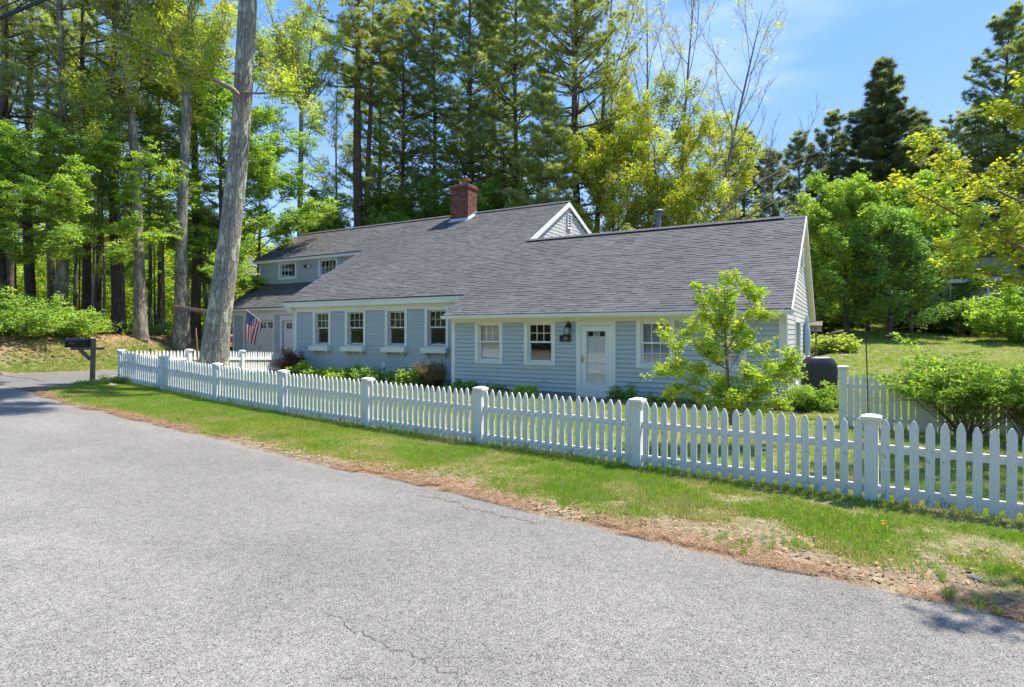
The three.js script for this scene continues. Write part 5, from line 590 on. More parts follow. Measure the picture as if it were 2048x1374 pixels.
// shrub or herb: stems fanning from the foot, leaves through its volume
function shrub(name, label, cat, [x, z], seed, o, group) {
  const r = rng(seed), y = o.y ?? groundY(x, z), t = thing(name, label, cat, [x, y, z], group), w = new GB(), L = []; const tips = [];
  for (let k = 0; k < o.stems; k++) { const a = k * 2.4 + r(), e = (o.e0 ?? 1.25) - (o.e1 ?? 0.85) * Math.sqrt((k + 0.5) / o.stems), d = V(Math.cos(a) * Math.cos(e) * o.rx, Math.sin(e) * o.h, Math.sin(a) * Math.cos(e) * o.rz); const l = d.length(); d.normalize(); const P = bendPath(V((r() - 0.5) * 0.12, -0.03, (r() - 0.5) * 0.12), d, l * (0.75 + 0.35 * r()), 5, o.arch ?? -0.25, r, 0.25); w.tube(P, taper(6, o.sr ?? 0.012, 0.003), 5, null, false); tips.push(P); if (o.side) for (let q = 0; q < o.side; q++) { const p = along(P, 0.35 + 0.6 * r()), dd = V(r() - 0.5, 0.3 * r(), r() - 0.5).normalize(), Q = bendPath(p, dd, l * 0.4 * (0.5 + r()), 4, -0.2, r, 0.3); w.tube(Q, taper(5, (o.sr ?? 0.012) * 0.5, 0.002), 4, null, false); tips.push(Q); } }
  for (let k = 0; k < o.leaves; k++) { const P = tips[Math.floor(r() * tips.length)], p = along(P, Math.pow(r(), o.low ?? 0.6)), s = o.size * (0.6 + 0.8 * r()), j = o.jit ?? 0.08; if (o.clear && p.y < o.clear && Math.hypot(p.x, p.z) > 0.28) continue; const c = col(o.colors[Math.floor(Math.pow(r(), 1.2) * o.colors.length)], r, 0.22); L.push([p.x + (r() - 0.5) * j * 2, Math.max(0.02, p.y + (r() - 0.5) * j), p.z + (r() - 0.5) * j * 2, (r() - 0.5) * 0.9, r() * 6.28, (r() - 0.5) * 0.9, s, s, ...c]); }
  part('stems', w.build(), o.bark || BARK.twig, t); const c = instances('foliage', o.geo || SPRIG.shrub, leafMat, L); c.userData.kind = 'stuff'; t.add(c); return t;
}
// ---------------------------------------------------------------- the big leaning oak in the yard
{
  const [x, z] = spot(424, 17.2), y = groundY(x, z), t = thing('oak_tree', 'thick lichen-spotted grey tree trunk leaning in the front yard', 'tree', [x, y, z]), w = new GB(), r = rng(101), L = [];
  const P = [[424, 790], [427, 730], [437, 640], [450, 550], [461, 460], [471, 370], [480, 280], [486, 190], [491, 100], [496, 0], [500, -110], [503, -240]].map(([u, v]) => at(u, v, 17.2).sub(V(x, y, z)));
  const width = [34, 27.5, 23, 21.5, 20, 19, 18.2, 17.5, 17.5, 17, 15, 12]; P[0].y = -0.3; w.tube(P, width.map((q) => q / F * 17.2), 22);
  const limb = (pts, r0, leaf, d0 = 17.2, d1 = 17.2) => { const Q = pts.map(([u, v], k) => at(u, v, lerp(d0, d1, k / (pts.length - 1))).sub(V(x, y, z))); w.tube(Q, taper(Q.length, r0, 0.012, 0.8), 7, null, false); const tips = [Q]; for (let k = 0; k < 9; k++) { const p = along(Q, 0.25 + 0.75 * r()), d = V(r() - 0.5, (r() - 0.25) * 0.8, r() - 0.5).normalize(), T2 = bendPath(p, d, 0.5 + 1.3 * r(), 4, 0.3, r, 0.4); w.tube(T2, taper(5, 0.02, 0.004), 4, null, false); tips.push(T2); } for (let k = 0; k < leaf; k++) { const p = along(tips[Math.floor(r() * tips.length)], 0.3 + 0.7 * r()), s = 0.17 + 0.16 * r(); L.push([p.x + (r() - 0.5) * 0.3, p.y + (r() - 0.5) * 0.3, p.z + (r() - 0.5) * 0.3, r() - 0.5, r() * 6, r() - 0.5, s, s, ...col([GREEN.yellow, GREEN.olive, GREEN.lime][Math.floor(r() * 3)], r)]); } };
  limb([[476, 190], [462, 176], [425, 158], [385, 138], [345, 115], [300, 92], [250, 70], [190, 52]], 0.10, 230, 17.0, 15.2);
  limb([[385, 138], [350, 150], [310, 142], [280, 118]], 0.05, 110, 16.5, 16); limb([[480, 185], [520, 187], [560, 183], [600, 185]], 0.045, 130, 17, 16.4); limb([[486, 150], [520, 128], [560, 112], [600, 120]], 0.05, 120, 17.2, 18.5);
  // upper crown above the picture: it throws the broken shade on the road
  for (let k = 0; k < 11; k++) { const a = k * 2.4, f = 0.62 + 0.035 * k, p = along(P, 0.86 + 0.013 * k), e = 0.35 + 0.05 * k, d = V(Math.cos(a) * Math.cos(e), Math.sin(e), Math.sin(a) * Math.cos(e)), Q = bendPath(p, d, 6.2 - 0.2 * k, 6, 0.3, r, 0.3); w.tube(Q, taper(7, 0.11, 0.012), 6, null, false); const tips = [Q]; for (let q = 0; q < 8; q++) { const T2 = bendPath(along(Q, 0.3 + 0.7 * r()), V(r() - 0.5, r() - 0.2, r() - 0.5).normalize(), 0.8 + 1.2 * r(), 4, 0.3, r, 0.4); w.tube(T2, taper(5, 0.025, 0.004), 4, null, false); tips.push(T2); } for (let q = 0; q < 230; q++) { const pp = along(tips[Math.floor(r() * tips.length)], 0.3 + 0.7 * r()), s = 0.24 + 0.2 * r(); L.push([pp.x + (r() - 0.5) * 0.4, pp.y + (r() - 0.5) * 0.4, pp.z + (r() - 0.5) * 0.4, r() - 0.5, r() * 6, r() - 0.5, s, s, ...col([GREEN.yellow, GREEN.olive, GREEN.lime][Math.floor(r() * 3)], r)]); } }
  const bt = barkTex(4, 22, 1); bt.repeat.set(0.9, 0.55); finishTree(t, w, L, std([0.55, 0.52, 0.46], 0.95, { map: bt, bumpMap: bt, bumpScale: 0.045 }), SPRIG.fine, leafMat);
}
// ---------------------------------------------------------------- maple behind the trunk, by the garage corner
broadleaf('maple_tree', 'bright green maple tree standing beyond the garage corner', 'tree', spot(446, 34.5), 102, { h: 14.5, r: 0.2, base: 0.22, spread: 4.6, limbs: 26, rise: 0.25, angle: 0.05, leaves: 3000, size: 0.29, jit: 0.35, geo: SPRIG.maple, colors: [GREEN.bright, GREEN.bright, GREEN.mid, GREEN.lime], bark: BARK.pine, profile: (g) => Math.sin(0.9 + 2.0 * g) });
broadleaf('maple_tree', 'low maple with drooping boughs reaching over the garage roof', 'tree', spot(520, 36.2), 103, { h: 12, r: 0.13, base: 0.3, spread: 3.8, limbs: 18, rise: 0.1, angle: 0.0, leaves: 1900, size: 0.29, jit: 0.35, geo: SPRIG.maple, colors: [GREEN.bright, GREEN.lime, GREEN.mid], bark: BARK.pine });
// ---------------------------------------------------------------- woods on the bank
const OAKC = [GREEN.yellow, GREEN.olive, GREEN.lime, GREEN.mid];
broadleaf('oak_tree', 'pale grey oak trunk with lichen at the edge of the woods, mailbox side', 'tree', spot(277, 29.5), 111, { h: 25, r: 0.29, base: 0.42, spread: 4.2, limbs: 15, rise: 0.7, angle: 0.6, leaves: 1000, size: 0.33, geo: SPRIG.tiny, colors: OAKC, bark: BARK.pale, lean: [-1.4, 0.4], fork: 0.62, forks: 3, forkTurn: 0.8 });
broadleaf('oak_tree', 'grey oak with a flared foot near the hung beam', 'tree', spot(352, 31), 112, { h: 25, r: 0.33, base: 0.5, spread: 4, limbs: 12, rise: 0.7, angle: 0.6, leaves: 900, size: 0.33, geo: SPRIG.tiny, colors: OAKC, bark: BARK.grey, lean: [1.6, -0.5], fork: 0.55, forks: 2, forkTurn: 0.2 });
broadleaf('oak_tree', 'straight slim grey oak close beside the flared oak', 'tree', spot(373, 32.5), 113, { h: 24, r: 0.22, base: 0.5, spread: 3.4, limbs: 12, rise: 0.7, angle: 0.6, leaves: 700, size: 0.33, geo: SPRIG.tiny, colors: OAKC, bark: BARK.grey, lean: [0.6, 0] });
conifer('pine_tree', 'tall pine with reddish dark trunk behind the hung beam', 'tree', spot(389, 35), 114, { h: 25, r: 0.30, base: 0.5, spread: 3.6, gap: 0.9, dens: 8, size: 0.34, colors: [GREEN.pine, GREEN.pineD, GREEN.olive], bark: BARK.red, snags: 10 });
[[122, 29, 0.30, 25, 0.36, 'tall pine with a bare grey brown trunk behind the mailbox', BARK.pale], [168, 33, 0.25, 24, 0.34, 'dark pine trunk just behind the mailbox box', BARK.pine], [228, 31.5, 0.26, 23, 0.45, 'dark pine with a broken pale snag beside its trunk', BARK.pine], [60, 34, 0.3, 25, 0.26, 'bushy dark pine at the shrubby end of the bank', BARK.pine], [5, 30, 0.32, 25, 0.22, 'dense dark pine overhanging the driveway bank', BARK.pine], [-80, 32, 0.32, 25, 0.2, 'big dark pine at the far end of the bank', BARK.pine], [196, 41, 0.25, 26, 0.34, 'slender pine deeper in the woods behind the mailbox', BARK.pine], [318, 44, 0.26, 26, 0.42, 'slender pine deeper in the woods between the oaks', BARK.pine], [98, 43, 0.28, 27, 0.3, 'pine deeper in the woods behind the shrubby bank', BARK.pine], [20, 46, 0.3, 28, 0.25, 'tall pine deepest in the woods over the driveway', BARK.pine]].forEach(([u, d, rr, h, b, lab, bark], k) => conifer('pine_tree', lab, 'tree', spot(u, d), 120 + k, { h, r: rr, base: b, spread: 3.8, gap: 1.05, dens: 5.6, size: 0.34, colors: [GREEN.pine, GREEN.pineD, GREEN.pine, GREEN.olive], bark, snags: 18, gaps: 0.3 }));
[[250, 34, 0.1, 17, 'thin crooked oak between the pale oak and the dark pines'], [300, 37, 0.13, 20, 'thin oak standing behind the pale lichened oak'], [145, 38, 0.12, 20, 'thin oak among the pines behind the mailbox'], [410, 40, 0.14, 22, 'thin oak behind the leaning yard trunk'], [330, 33.5, 0.09, 15, 'spindly oak sapling between the grey oaks'], [185, 30, 0.07, 11, 'spindly bent sapling near the dark pine trunks']].forEach(([u, d, rr, h, lab], k) => broadleaf('oak_tree', lab, 'tree', spot(u, d), 140 + k, { h, r: rr, base: 0.35, spread: 3.0, limbs: 14, rise: 0.6, angle: 0.45, leaves: 800, size: 0.36, geo: SPRIG.tiny, colors: OAKC, bark: BARK.grey, lean: [(k % 3 - 1) * 1.2, 0.4] }));
// bright understorey of young maples
[[95, 27.5, 8.2, 'young maple spreading bright leaves above the mailbox', 3.6, 1700], [205, 28.5, 8.6, 'young maple with layered bright boughs between the trunks', 3.4, 1600], [30, 30, 8.5, 'young maple with bright boughs at the shrubby end', 3.6, 1500], [310, 39, 7.5, 'young maple deep in the woods behind the grey oaks', 3.2, 1200], [160, 42, 8, 'young maple deep in the woods behind the pines', 3.5, 1300], [-60, 27, 8, 'young maple leaning in over the driveway', 3.8, 1500], [400, 43, 8.5, 'young maple deep in the woods behind the garage', 3.4, 1200], [250, 47, 7, 'young maple far back among the pine trunks', 3.6, 1200], [70, 50, 8, 'young maple farthest back behind the bank', 4, 1200]].forEach(([u, d, h, lab, sp, n], k) => broadleaf('maple_sapling', lab, 'tree', spot(u, d), 150 + k, { h: h * 0.92, r: 0.07, base: 0.42, spread: sp, limbs: 14, rise: 0.08, angle: 0.0, leaves: Math.round(n * 0.75), size: 0.24, jit: 0.3, geo: SPRIG.maple, colors: [GREEN.bright, GREEN.lime, GREEN.lime, GREEN.mid], bark: BARK.pine, depth: 2 }));
[[60, 24.2, 1.9, 2.3, 1500, 'large bright green shrub at the end of the bank'], [-25, 24.5, 2.0, 2.4, 1500, 'leafy green shrub overhanging the driveway edge'], [135, 25.5, 1.2, 1.4, 700, 'low bright shrub on the bank behind the mailbox'], [20, 27, 2.6, 2.2, 1300, 'tall loose shrub behind the bank shrubs'], [170, 28, 1.2, 1.5, 600, 'small shrub among the pine trunks']].forEach(([u, d, h, rr, n, lab], k) => shrub('bank_shrub', lab, 'shrub', spot(u, d), 170 + k, { stems: 18, side: 3, rx: rr, rz: rr, h, leaves: Math.round(n * 0.5), size: 0.19, jit: 0.24, colors: [GREEN.bright, GREEN.lime, GREEN.mid], low: 0.7 }));
// low growth on the woodland floor
{ const r = rng(181), L = []; for (let k = 0; k < 5200; k++) { const d = 27 + 26 * r(), u = -120 + 620 * r(), [x, z] = spot(u, d); if (x > -31.5 && z > -34 || bankEdge(z) - x < 2.4) continue; const n = fbm(x * 0.35, z * 0.35, 3); if (n < 0.45 + 0.2 * r()) continue; const s = 0.16 + 0.3 * r() * (n - 0.2) * 2; L.push([x, groundY(x, z) + s * (0.4 + 1.5 * r()), z, r() - 0.5, r() * 6.28, r() - 0.5, s, s, ...col([GREEN.bright, GREEN.mid, GREEN.lime, GREEN.olive][Math.floor(r() * 4)], r)]); } const m = instances('undergrowth', SPRIG.shrub, leafMat, L); tag(m, 'low green undergrowth on the woodland floor', 'undergrowth', null, 'stuff'); scene.add(m); }
// ---------------------------------------------------------------- trees behind the house
broadleaf('oak_tree', 'forked pale oak rising behind the dormer end of the roof', 'tree', spot(598, 43), 201, { h: 27, r: 0.27, base: 0.45, spread: 5.0, limbs: 14, rise: 0.5, angle: 0.35, leaves: 1500, size: 0.34, geo: SPRIG.tiny, colors: [GREEN.yellow, GREEN.lime, GREEN.olive, GREEN.lime], bark: BARK.pale, lean: [0.5, 0], fork: 0.62, forks: 3, forkTurn: 0.1 });
conifer('pine_tree', 'massive dark twin-stemmed pine behind the roof ridge', 'tree', spot(716, 45), 202, { h: 31, r: 0.52, base: 0.64, spread: 4.0, gap: 0.9, dens: 8, size: 0.36, colors: [GREEN.olive, GREEN.pine, GREEN.pineL], bark: BARK.red, snags: 12, gaps: 0.3 });
conifer('pine_tree', 'slimmer second stem leaning beside the massive dark pine', 'tree', spot(728, 45.6), 203, { h: 29, r: 0.32, base: 0.64, spread: 3.4, gap: 1.0, dens: 7, size: 0.36, colors: [GREEN.olive, GREEN.pine], bark: BARK.red, lean: [1.1, 0], snags: 10, gaps: 0.3 });
broadleaf('oak_tree', 'slim oak hung with yellow green leaves by the massive pine', 'tree', spot(676, 49), 204, { h: 24, r: 0.13, base: 0.3, spread: 3.8, limbs: 20, rise: 0.4, angle: 0.4, leaves: 1200, size: 0.36, geo: SPRIG.tiny, colors: [GREEN.yellow, GREEN.lime, GREEN.olive], bark: BARK.grey });
[[806, 47, 0.26, 30, 0.18, 4.8, 'full dark pine to the dormer side of the chimney', [GREEN.pine, GREEN.pineD, GREEN.pine]], [868, 50, 0.28, 34, 0.2, 4.8, 'full dark pine straight behind the chimney', [GREEN.pineD, GREEN.pine]], [940, 47, 0.33, 34, 0.2, 5.2, 'dense pine with a thick black trunk behind the chimney', [GREEN.pine, GREEN.pineD, GREEN.pineL]], [1032, 45, 0.29, 34, 0.28, 5.4, 'tall pine with a clear grey trunk behind the gable peak', [GREEN.pine, GREEN.pineL, GREEN.pineD]], [1152, 41, 0.36, 34, 0.3, 5.4, 'tallest pine with a thick bare trunk beside the gable', [GREEN.pine, GREEN.pineL, GREEN.pine]], [985, 56, 0.3, 36, 0.2, 4.8, 'pine standing farther back between the chimney and gable', [GREEN.pineD, GREEN.pine]], [760, 55, 0.3, 30, 0.2, 4.4, 'pine standing farther back beyond the dormer', [GREEN.pineD, GREEN.pine]]].forEach(([u, d, rr, h, b, sp, lab, colors], k) => conifer('pine_tree', lab, 'tree', spot(u, d), 210 + k, { h, r: rr, base: b, spread: sp, gap: 0.85, dens: 8.5, size: 0.40, colors, bark: k === 4 ? BARK.red : BARK.pine, snags: 8, gaps: 0.12 }));
conifer('pine_sapling', 'young light green pine in front of the tall pines by the gable', 'tree', spot(1094, 37), 220, { h: 17.5, r: 0.14, base: 0.12, spread: 3.2, gap: 0.75, dens: 16, size: 0.36, colors: [GREEN.pineL, GREEN.pine, GREEN.pineL] });
broadleaf('oak_tree', 'dark leaning oak with a long curved limb beside the tallest pine', 'tree', spot(1186, 43), 221, { h: 27, r: 0.27, base: 0.25, spread: 5.6, limbs: 14, rise: 0.8, angle: 0.35, leaves: 1000, size: 0.32, geo: SPRIG.tiny, colors: [GREEN.olive, GREEN.yellow], bark: BARK.pine, lean: [1.5, 0] });
// green trees between the trunks, low behind the roof
[[790, 46, 11, 3.6, 2000, [GREEN.bright, GREEN.mid, GREEN.bright], 'round bright green tree behind the ridge, dormer side'], [648, 47, 9.5, 3.0, 1300, [GREEN.bright, GREEN.lime, GREEN.mid], 'light green tree behind the dormer ridge'], [985, 43, 11, 3.4, 1500, [GREEN.mid, GREEN.lime, GREEN.bright], 'green tree filling the gap behind the chimney'], [860, 44, 11, 3.4, 1400, [GREEN.mid, GREEN.bright], 'green tree behind the chimney shadow side'], [1045, 38, 9.2, 2.0, 700, [GREEN.pineL, GREEN.lime], 'small pale bush top showing over the ridge before the gable']].forEach(([u, d, h, sp, n, colors, lab], k) => broadleaf('maple_tree', lab, 'tree', spot(u, d), 230 + k, { h, r: 0.11, base: 0.3, spread: sp, limbs: 18, rise: 0.3, angle: 0.15, leaves: n, size: 0.4, geo: SPRIG.far, colors, bark: BARK.pine }));
[[1225, 38, 13, 4.2, 2400, 'bright yellow green oak behind the gable, tall and full'], [1310, 40, 15, 4.6, 2400, 'bright yellow green oak behind the metal vent pipe'], [1420, 44, 15, 4.6, 2000, 'yellow green oak behind the wing ridge, loose crown'], [1255, 47, 20, 4.6, 1500, 'taller thin-leaved oak behind the yellow green oaks'], [1365, 37, 9.8, 3.4, 1300, 'low yellow green oak just over the wing ridge']].forEach(([u, d, h, sp, n, lab], k) => broadleaf('oak_tree', lab, 'tree', spot(u, d), 240 + k, { h, r: 0.16, base: 0.28, spread: sp, limbs: 22, rise: 0.45, angle: 0.25, leaves: Math.round(n * 0.75), size: 0.34, geo: SPRIG.far, colors: [GREEN.yellow, GREEN.lime, GREEN.yellow, GREEN.olive], bark: BARK.pine, jit: 0.3 }));
// half-bare trees that reach up and lean over the wing roof
[[1345, 41, 26, [1.5, 0], 'tall half-bare tree with upswept twigs behind the wing roof', 260], [1385, 39, 22, [4.2, 0], 'half-bare tree leaning out over the wing roof', 200], [1300, 44, 27, [-0.5, 0], 'half-bare tree rising behind the yellow oaks', 300]].forEach(([u, d, h, lean, lab, n], k) => broadleaf('bare_tree', lab, 'tree', spot(u, d), 250 + k, { h, r: 0.17, base: 0.35, spread: 5.2, limbs: 15, rise: 0.9, angle: 0.6, leaves: n, size: 0.3, geo: SPRIG.tiny, colors: [GREEN.olive, GREEN.yellow], bark: BARK.grey, lean, depth: 2, twigs: 1.3, limbR: 0.5 }));
[[1335, 38, 14.4, [10.1, -5.85], 'dead pale tree fallen at a slant against the dark evergreens'], [1345, 37.6, 11.8, [8.8, -5.1], 'thinner dead tree slanting below the fallen pale one']].forEach(([u, d, h, lean, lab], k) => broadleaf('dead_tree', lab, 'tree', spot(u, d), 255 + k, { h, r: 0.15, base: 0.4, spread: 3.4, limbs: 16, rise: 0.35, angle: 0.25, leaves: 0, size: 0.1, colors: [GREEN.olive], bark: BARK.pale, lean, leanPow: 3, depth: 2, twigs: 2.2, limbR: 0.4 }));
// evergreens on the right
[[1545, 52, 17, 3.8, 0.12, 'dark evergreen behind the slanting dead trees, short one'], [1600, 56, 20, 4.0, 0.12, 'dark evergreen with an open top behind the wing gable'], [1665, 54, 19.5, 3.8, 0.1, 'dark evergreen between the gable and the tall spruce'], [1490, 55, 20, 3.8, 0.2, 'olive evergreen beyond the leaning bare tree'], [1900, 60, 21, 4.2, 0.1, 'dark evergreen behind the overhanging yellow boughs'], [1960, 48, 18, 4.2, 0.1, 'dark evergreen behind the neighbouring porch']].forEach(([u, d, h, sp, b, lab], k) => conifer('pine_tree', lab, 'tree', spot(u, d), 260 + k, { h, r: 0.24, base: b, spread: sp, gap: 0.8, dens: 11.5, size: 0.44, colors: [GREEN.spruce, GREEN.pineD, GREEN.pine], bark: BARK.pine, gaps: 0.15 }));
[[1762, 50, 22.6, 7.4, 'tallest dark spruce with a pointed top'], [1842, 52, 18.6, 7.0, 'shorter dark spruce at the shoulder of the tallest one']].forEach(([u, d, h, sp, lab], k) => conifer('spruce_tree', lab, 'tree', spot(u, d), 270 + k, { h, r: 0.3, base: 0.06, spread: sp, gap: 0.5, dens: 12, size: 0.5, cone: true, geo: BRUSH.spruce, colors: [GREEN.spruce, GREEN.sprD, GREEN.pineD], bark: BARK.pine }));
conifer('pine_tree', 'tall dark pine behind the overhanging yellow boughs', 'tree', spot(2015, 44), 275, { h: 23.5, r: 0.3, base: 0.14, spread: 4.6, gap: 0.75, dens: 11, size: 0.44, colors: [GREEN.pine, GREEN.pineD, GREEN.spruce], bark: BARK.pine }); conifer('pine_tree', 'tall dark pine past the overhanging yellow boughs, outermost', 'tree', spot(2110, 40), 276, { h: 24, r: 0.3, base: 0.14, spread: 4.6, gap: 0.75, dens: 11, size: 0.44, colors: [GREEN.pine, GREEN.pineD], bark: BARK.pine });
[[1692, 33, 7.6, 2.5, 2300, 'leafy light green ash tree nearest the house gable'], [1738, 36, 7.2, 2.4, 1500, 'leafy light green ash with a dark trunk by the lawn'], [1822, 35, 7.6, 2.8, 2000, 'leafy green ash in front of the neighbouring porch'], [1645, 40, 7.0, 2.3, 1200, 'leafy green ash half hidden by the gable'], [1780, 32, 5.6, 2.4, 900, 'low green ash at the lawn edge'], [1880, 38, 7.0, 2.6, 1200, 'shaded green ash beside the neighbouring porch']].forEach(([u, d, h, sp, n, lab], k) => broadleaf('ash_tree', lab, 'tree', spot(u, d), 280 + k, { h, r: 0.12, base: 0.07, spread: sp, limbs: 26, rise: 0.4, angle: 0.15, leaves: n, size: 0.33, geo: SPRIG.far, colors: k > 3 ? [GREEN.mid, GREEN.deep, GREEN.bright] : [GREEN.lime, GREEN.bright, GREEN.mid, GREEN.lime], bark: BARK.pine, jit: 0.28 }));
[[1900, 36, 2.2, 2.8, 900, 'wide dark green bush below the porch'], [1985, 34, 2.4, 2.6, 900, 'dark green bush next to the coiled hose'], [1850, 37, 1.8, 2.2, 700, 'dark bush at the top of the lawn'], [1670, 27, 0.8, 1.1, 400, 'low yellowish weeds on the lawn slope by the gable'], [1700, 40, 1.8, 2.4, 700, 'dark bush at the foot of the ash trees'], [2040, 30, 3.6, 2.2, 900, 'light green leaning bush at the lawn side'], [1620, 42, 2.2, 2.4, 700, 'dark bush behind the gable corner']].forEach(([u, d, h, rr, n, lab], k) => shrub('bush', lab, 'bush', spot(u, d), 290 + k, { stems: 16, side: 3, rx: rr, rz: rr, h, leaves: n, size: 0.3, jit: 0.2, colors: k === 3 ? [GREEN.lime, GREEN.olive] : k === 5 ? [GREEN.lime, GREEN.bright] : [GREEN.deep, GREEN.mid], low: 0.7 }));
// far woods closing the view
{ const r = rng(301), L = []; for (let k = 0; k < 15000; k++) { const u = -350 + 2800 * r(), d = 62 + 26 * r(), [x, z] = spot(u, d), top = 5 + 9 * fbm(u * 0.012, 3.3, 3) + (u > 1450 ? 2 : 0), y = groundY(x, z) + top * Math.pow(r(), 1.15), s = 0.7 + 0.9 * r(); L.push([x, y, z, r() - 0.5, r() * 6.28, r() - 0.5, s, s, ...col([GREEN.mid, GREEN.deep, GREEN.olive, GREEN.lime][Math.floor(r() * 4)], r)]); } for (let k = 0; k < 4200; k++) { const u = -250 + 760 * r(), d = 52 + 16 * r(), [x, z] = spot(u, d), y = groundY(x, z) + 11 * Math.pow(r(), 1.3), s = 0.4 + 0.5 * r(); L.push([x, y, z, r() - 0.5, r() * 6.28, r() - 0.5, s, s, ...col([GREEN.lime, GREEN.bright, GREEN.yellow][Math.floor(r() * 3)], r)]); } const m = instances('far_woods', SPRIG.far, leafMat, L); tag(m, 'far-off woodland closing the view behind the trees', 'woods', null, 'stuff'); scene.add(m); }
console.log('trees done');
// ---------------------------------------------------------------- young tree and plants in the front yard
{
  const [x, z] = spot(1462, 9.9), y = groundY(x, z), t = thing('young_tree', 'young light green tree with loose branches behind the picket fence', 'tree', [x, y, z]), w = new GB(), L = [], r = rng(401), d0 = 9.9, Q = (pts, dd = 0) => pts.map(([u, v], k) => at(u, v, d0 + dd * k / (pts.length - 1)).sub(V(x, y, z)));
  const trunk = Q([[1462, 850], [1458, 790], [1455, 740], [1452, 700], [1450, 660], [1452, 620], [1448, 585], [1452, 565]]); w.tube(trunk, taper(8, 0.032, 0.006), 8);
  const sh = (pts, r0, n, dd, s = 0.088) => { const P = Q(pts, dd); w.tube(P, taper(P.length, r0, 0.003), 6, null, false); const tips = [P]; for (let k = 0; k < 7; k++) { const T2 = bendPath(along(P, 0.2 + 0.8 * r()), V(r() - 0.5, 0.45 * r(), r() - 0.5).normalize(), 0.12 + 0.26 * r(), 3, 0.1, r, 0.4); w.tube(T2, taper(4, 0.005, 0.002), 4, null, false); tips.push(T2); } for (let k = 0; k < n * 1.25; k++) { const p = along(tips[Math.floor(r() * tips.length)], 0.15 + 0.85 * r()), q = s * (0.65 + 0.7 * r()); L.push([p.x + (r() - 0.5) * 0.1, p.y + (r() - 0.5) * 0.08, p.z + (r() - 0.5) * 0.1, (r() - 0.5) * 0.9, r() * 6.28, (r() - 0.5) * 0.9, q, q, ...col([GREEN.lime, GREEN.bright, GREEN.lime, GREEN.yellow][Math.floor(r() * 4)], r, 0.2)]); } };
  sh([[1452, 700], [1450, 640], [1455, 590], [1448, 562]], 0.012, 110, 0); sh([[1452, 690], [1425, 650], [1405, 610], [1398, 575]], 0.012, 110, 0.3); sh([[1454, 700], [1480, 655], [1505, 610], [1515, 575]], 0.014, 130, -0.3); sh([[1454, 710], [1495, 670], [1525, 630], [1520, 590]], 0.01, 70, 0.4); sh([[1452, 670], [1435, 620], [1430, 585]], 0.01, 60, -0.4);
  sh([[1456, 740], [1420, 715], [1390, 690], [1375, 640]], 0.012, 80, -0.5); sh([[1456, 745], [1480, 705], [1500, 690]], 0.008, 50, 0.5); sh([[1455, 720], [1420, 690], [1400, 650]], 0.01, 70, 0.6); sh([[1456, 740], [1430, 725], [1420, 700]], 0.01, 50, -0.3);
  sh([[1460, 800], [1400, 770], [1340, 742], [1290, 752]], 0.012, 120, -0.6); sh([[1460, 800], [1410, 760], [1370, 720], [1345, 690]], 0.01, 90, 0.5); sh([[1461, 820], [1400, 800], [1350, 780], [1330, 795]], 0.01, 100, -0.5); sh([[1461, 815], [1520, 775], [1570, 735], [1600, 720]], 0.012, 110, -0.4); sh([[1461, 820], [1530, 790], [1580, 760], [1600, 730]], 0.01, 100, 0.5); sh([[1462, 830], [1500, 795], [1540, 760], [1560, 725]], 0.01, 110, 0.2); sh([[1462, 835], [1430, 815], [1440, 780], [1430, 760]], 0.01, 90, 0.2); sh([[1462, 830], [1475, 790], [1500, 765], [1510, 745]], 0.01, 90, -0.4); sh([[1462, 838], [1510, 820], [1560, 810], [1590, 820]], 0.01, 100, -0.2); sh([[1462, 838], [1450, 810], [1480, 800]], 0.008, 80, -0.5); sh([[1500, 720], [1520, 705], [1530, 698]], 0.004, 22, 0); sh([[1325, 680], [1345, 672], [1360, 668]], 0.004, 24, 0);
  finishTree(t, w, L, std([0.2, 0.15, 0.1], 0.9), SPRIG.near, leafMat);
}
const bed = (u, z, back = 0) => { const p = onZ(u, 700, z); return [p.x, p.z]; };
// shrub against the taller side fence
shrub('fence_shrub', 'big arching green shrub spilling over the taller picket fence', 'shrub', spot(1935, 10.55), 410, { stems: 34, side: 4, clear: 0.74, rx: 2.1, rz: 0.8, h: 1.5, leaves: 1900, size: 0.1, jit: 0.1, arch: -0.1, e0: 1.4, e1: 0.5, colors: [GREEN.bright, GREEN.mid, GREEN.lime, GREEN.mid], geo: SPRIG.near, low: 0.3, sr: 0.012 });
shrub('fence_shrub', 'arching green shrub joining the big one by the side fence', 'shrub', spot(2065, 10.2), 411, { stems: 26, side: 4, clear: 0.74, rx: 1.3, rz: 0.8, h: 1.4, leaves: 800, size: 0.1, jit: 0.1, arch: -0.1, e0: 1.4, e1: 0.45, colors: [GREEN.bright, GREEN.mid, GREEN.lime], geo: SPRIG.near, low: 0.32 });
shrub('leafy_clump', 'lush mounded green plant at the house gable corner', 'plant', spot(1628, 14.6), 412, { stems: 40, side: 1, rx: 0.7, rz: 0.55, h: 0.85, leaves: 1500, size: 0.09, jit: 0.07, arch: -0.4, colors: [GREEN.bright, GREEN.lime, GREEN.mid], geo: SPRIG.near });
shrub('red_shrub', 'dark red leaved shrub at the end of the side fence', 'shrub', bed(583, -16.9), 413, { y: 0.2, stems: 24, side: 3, rx: 0.5, rz: 0.5, h: 1.15, leaves: 1200, size: 0.12, jit: 0.1, colors: [[0.15, 0.045, 0.035], [0.10, 0.03, 0.028], [0.2, 0.08, 0.04]], geo: SPRIG.fine, low: 0.7, arch: -0.1 });
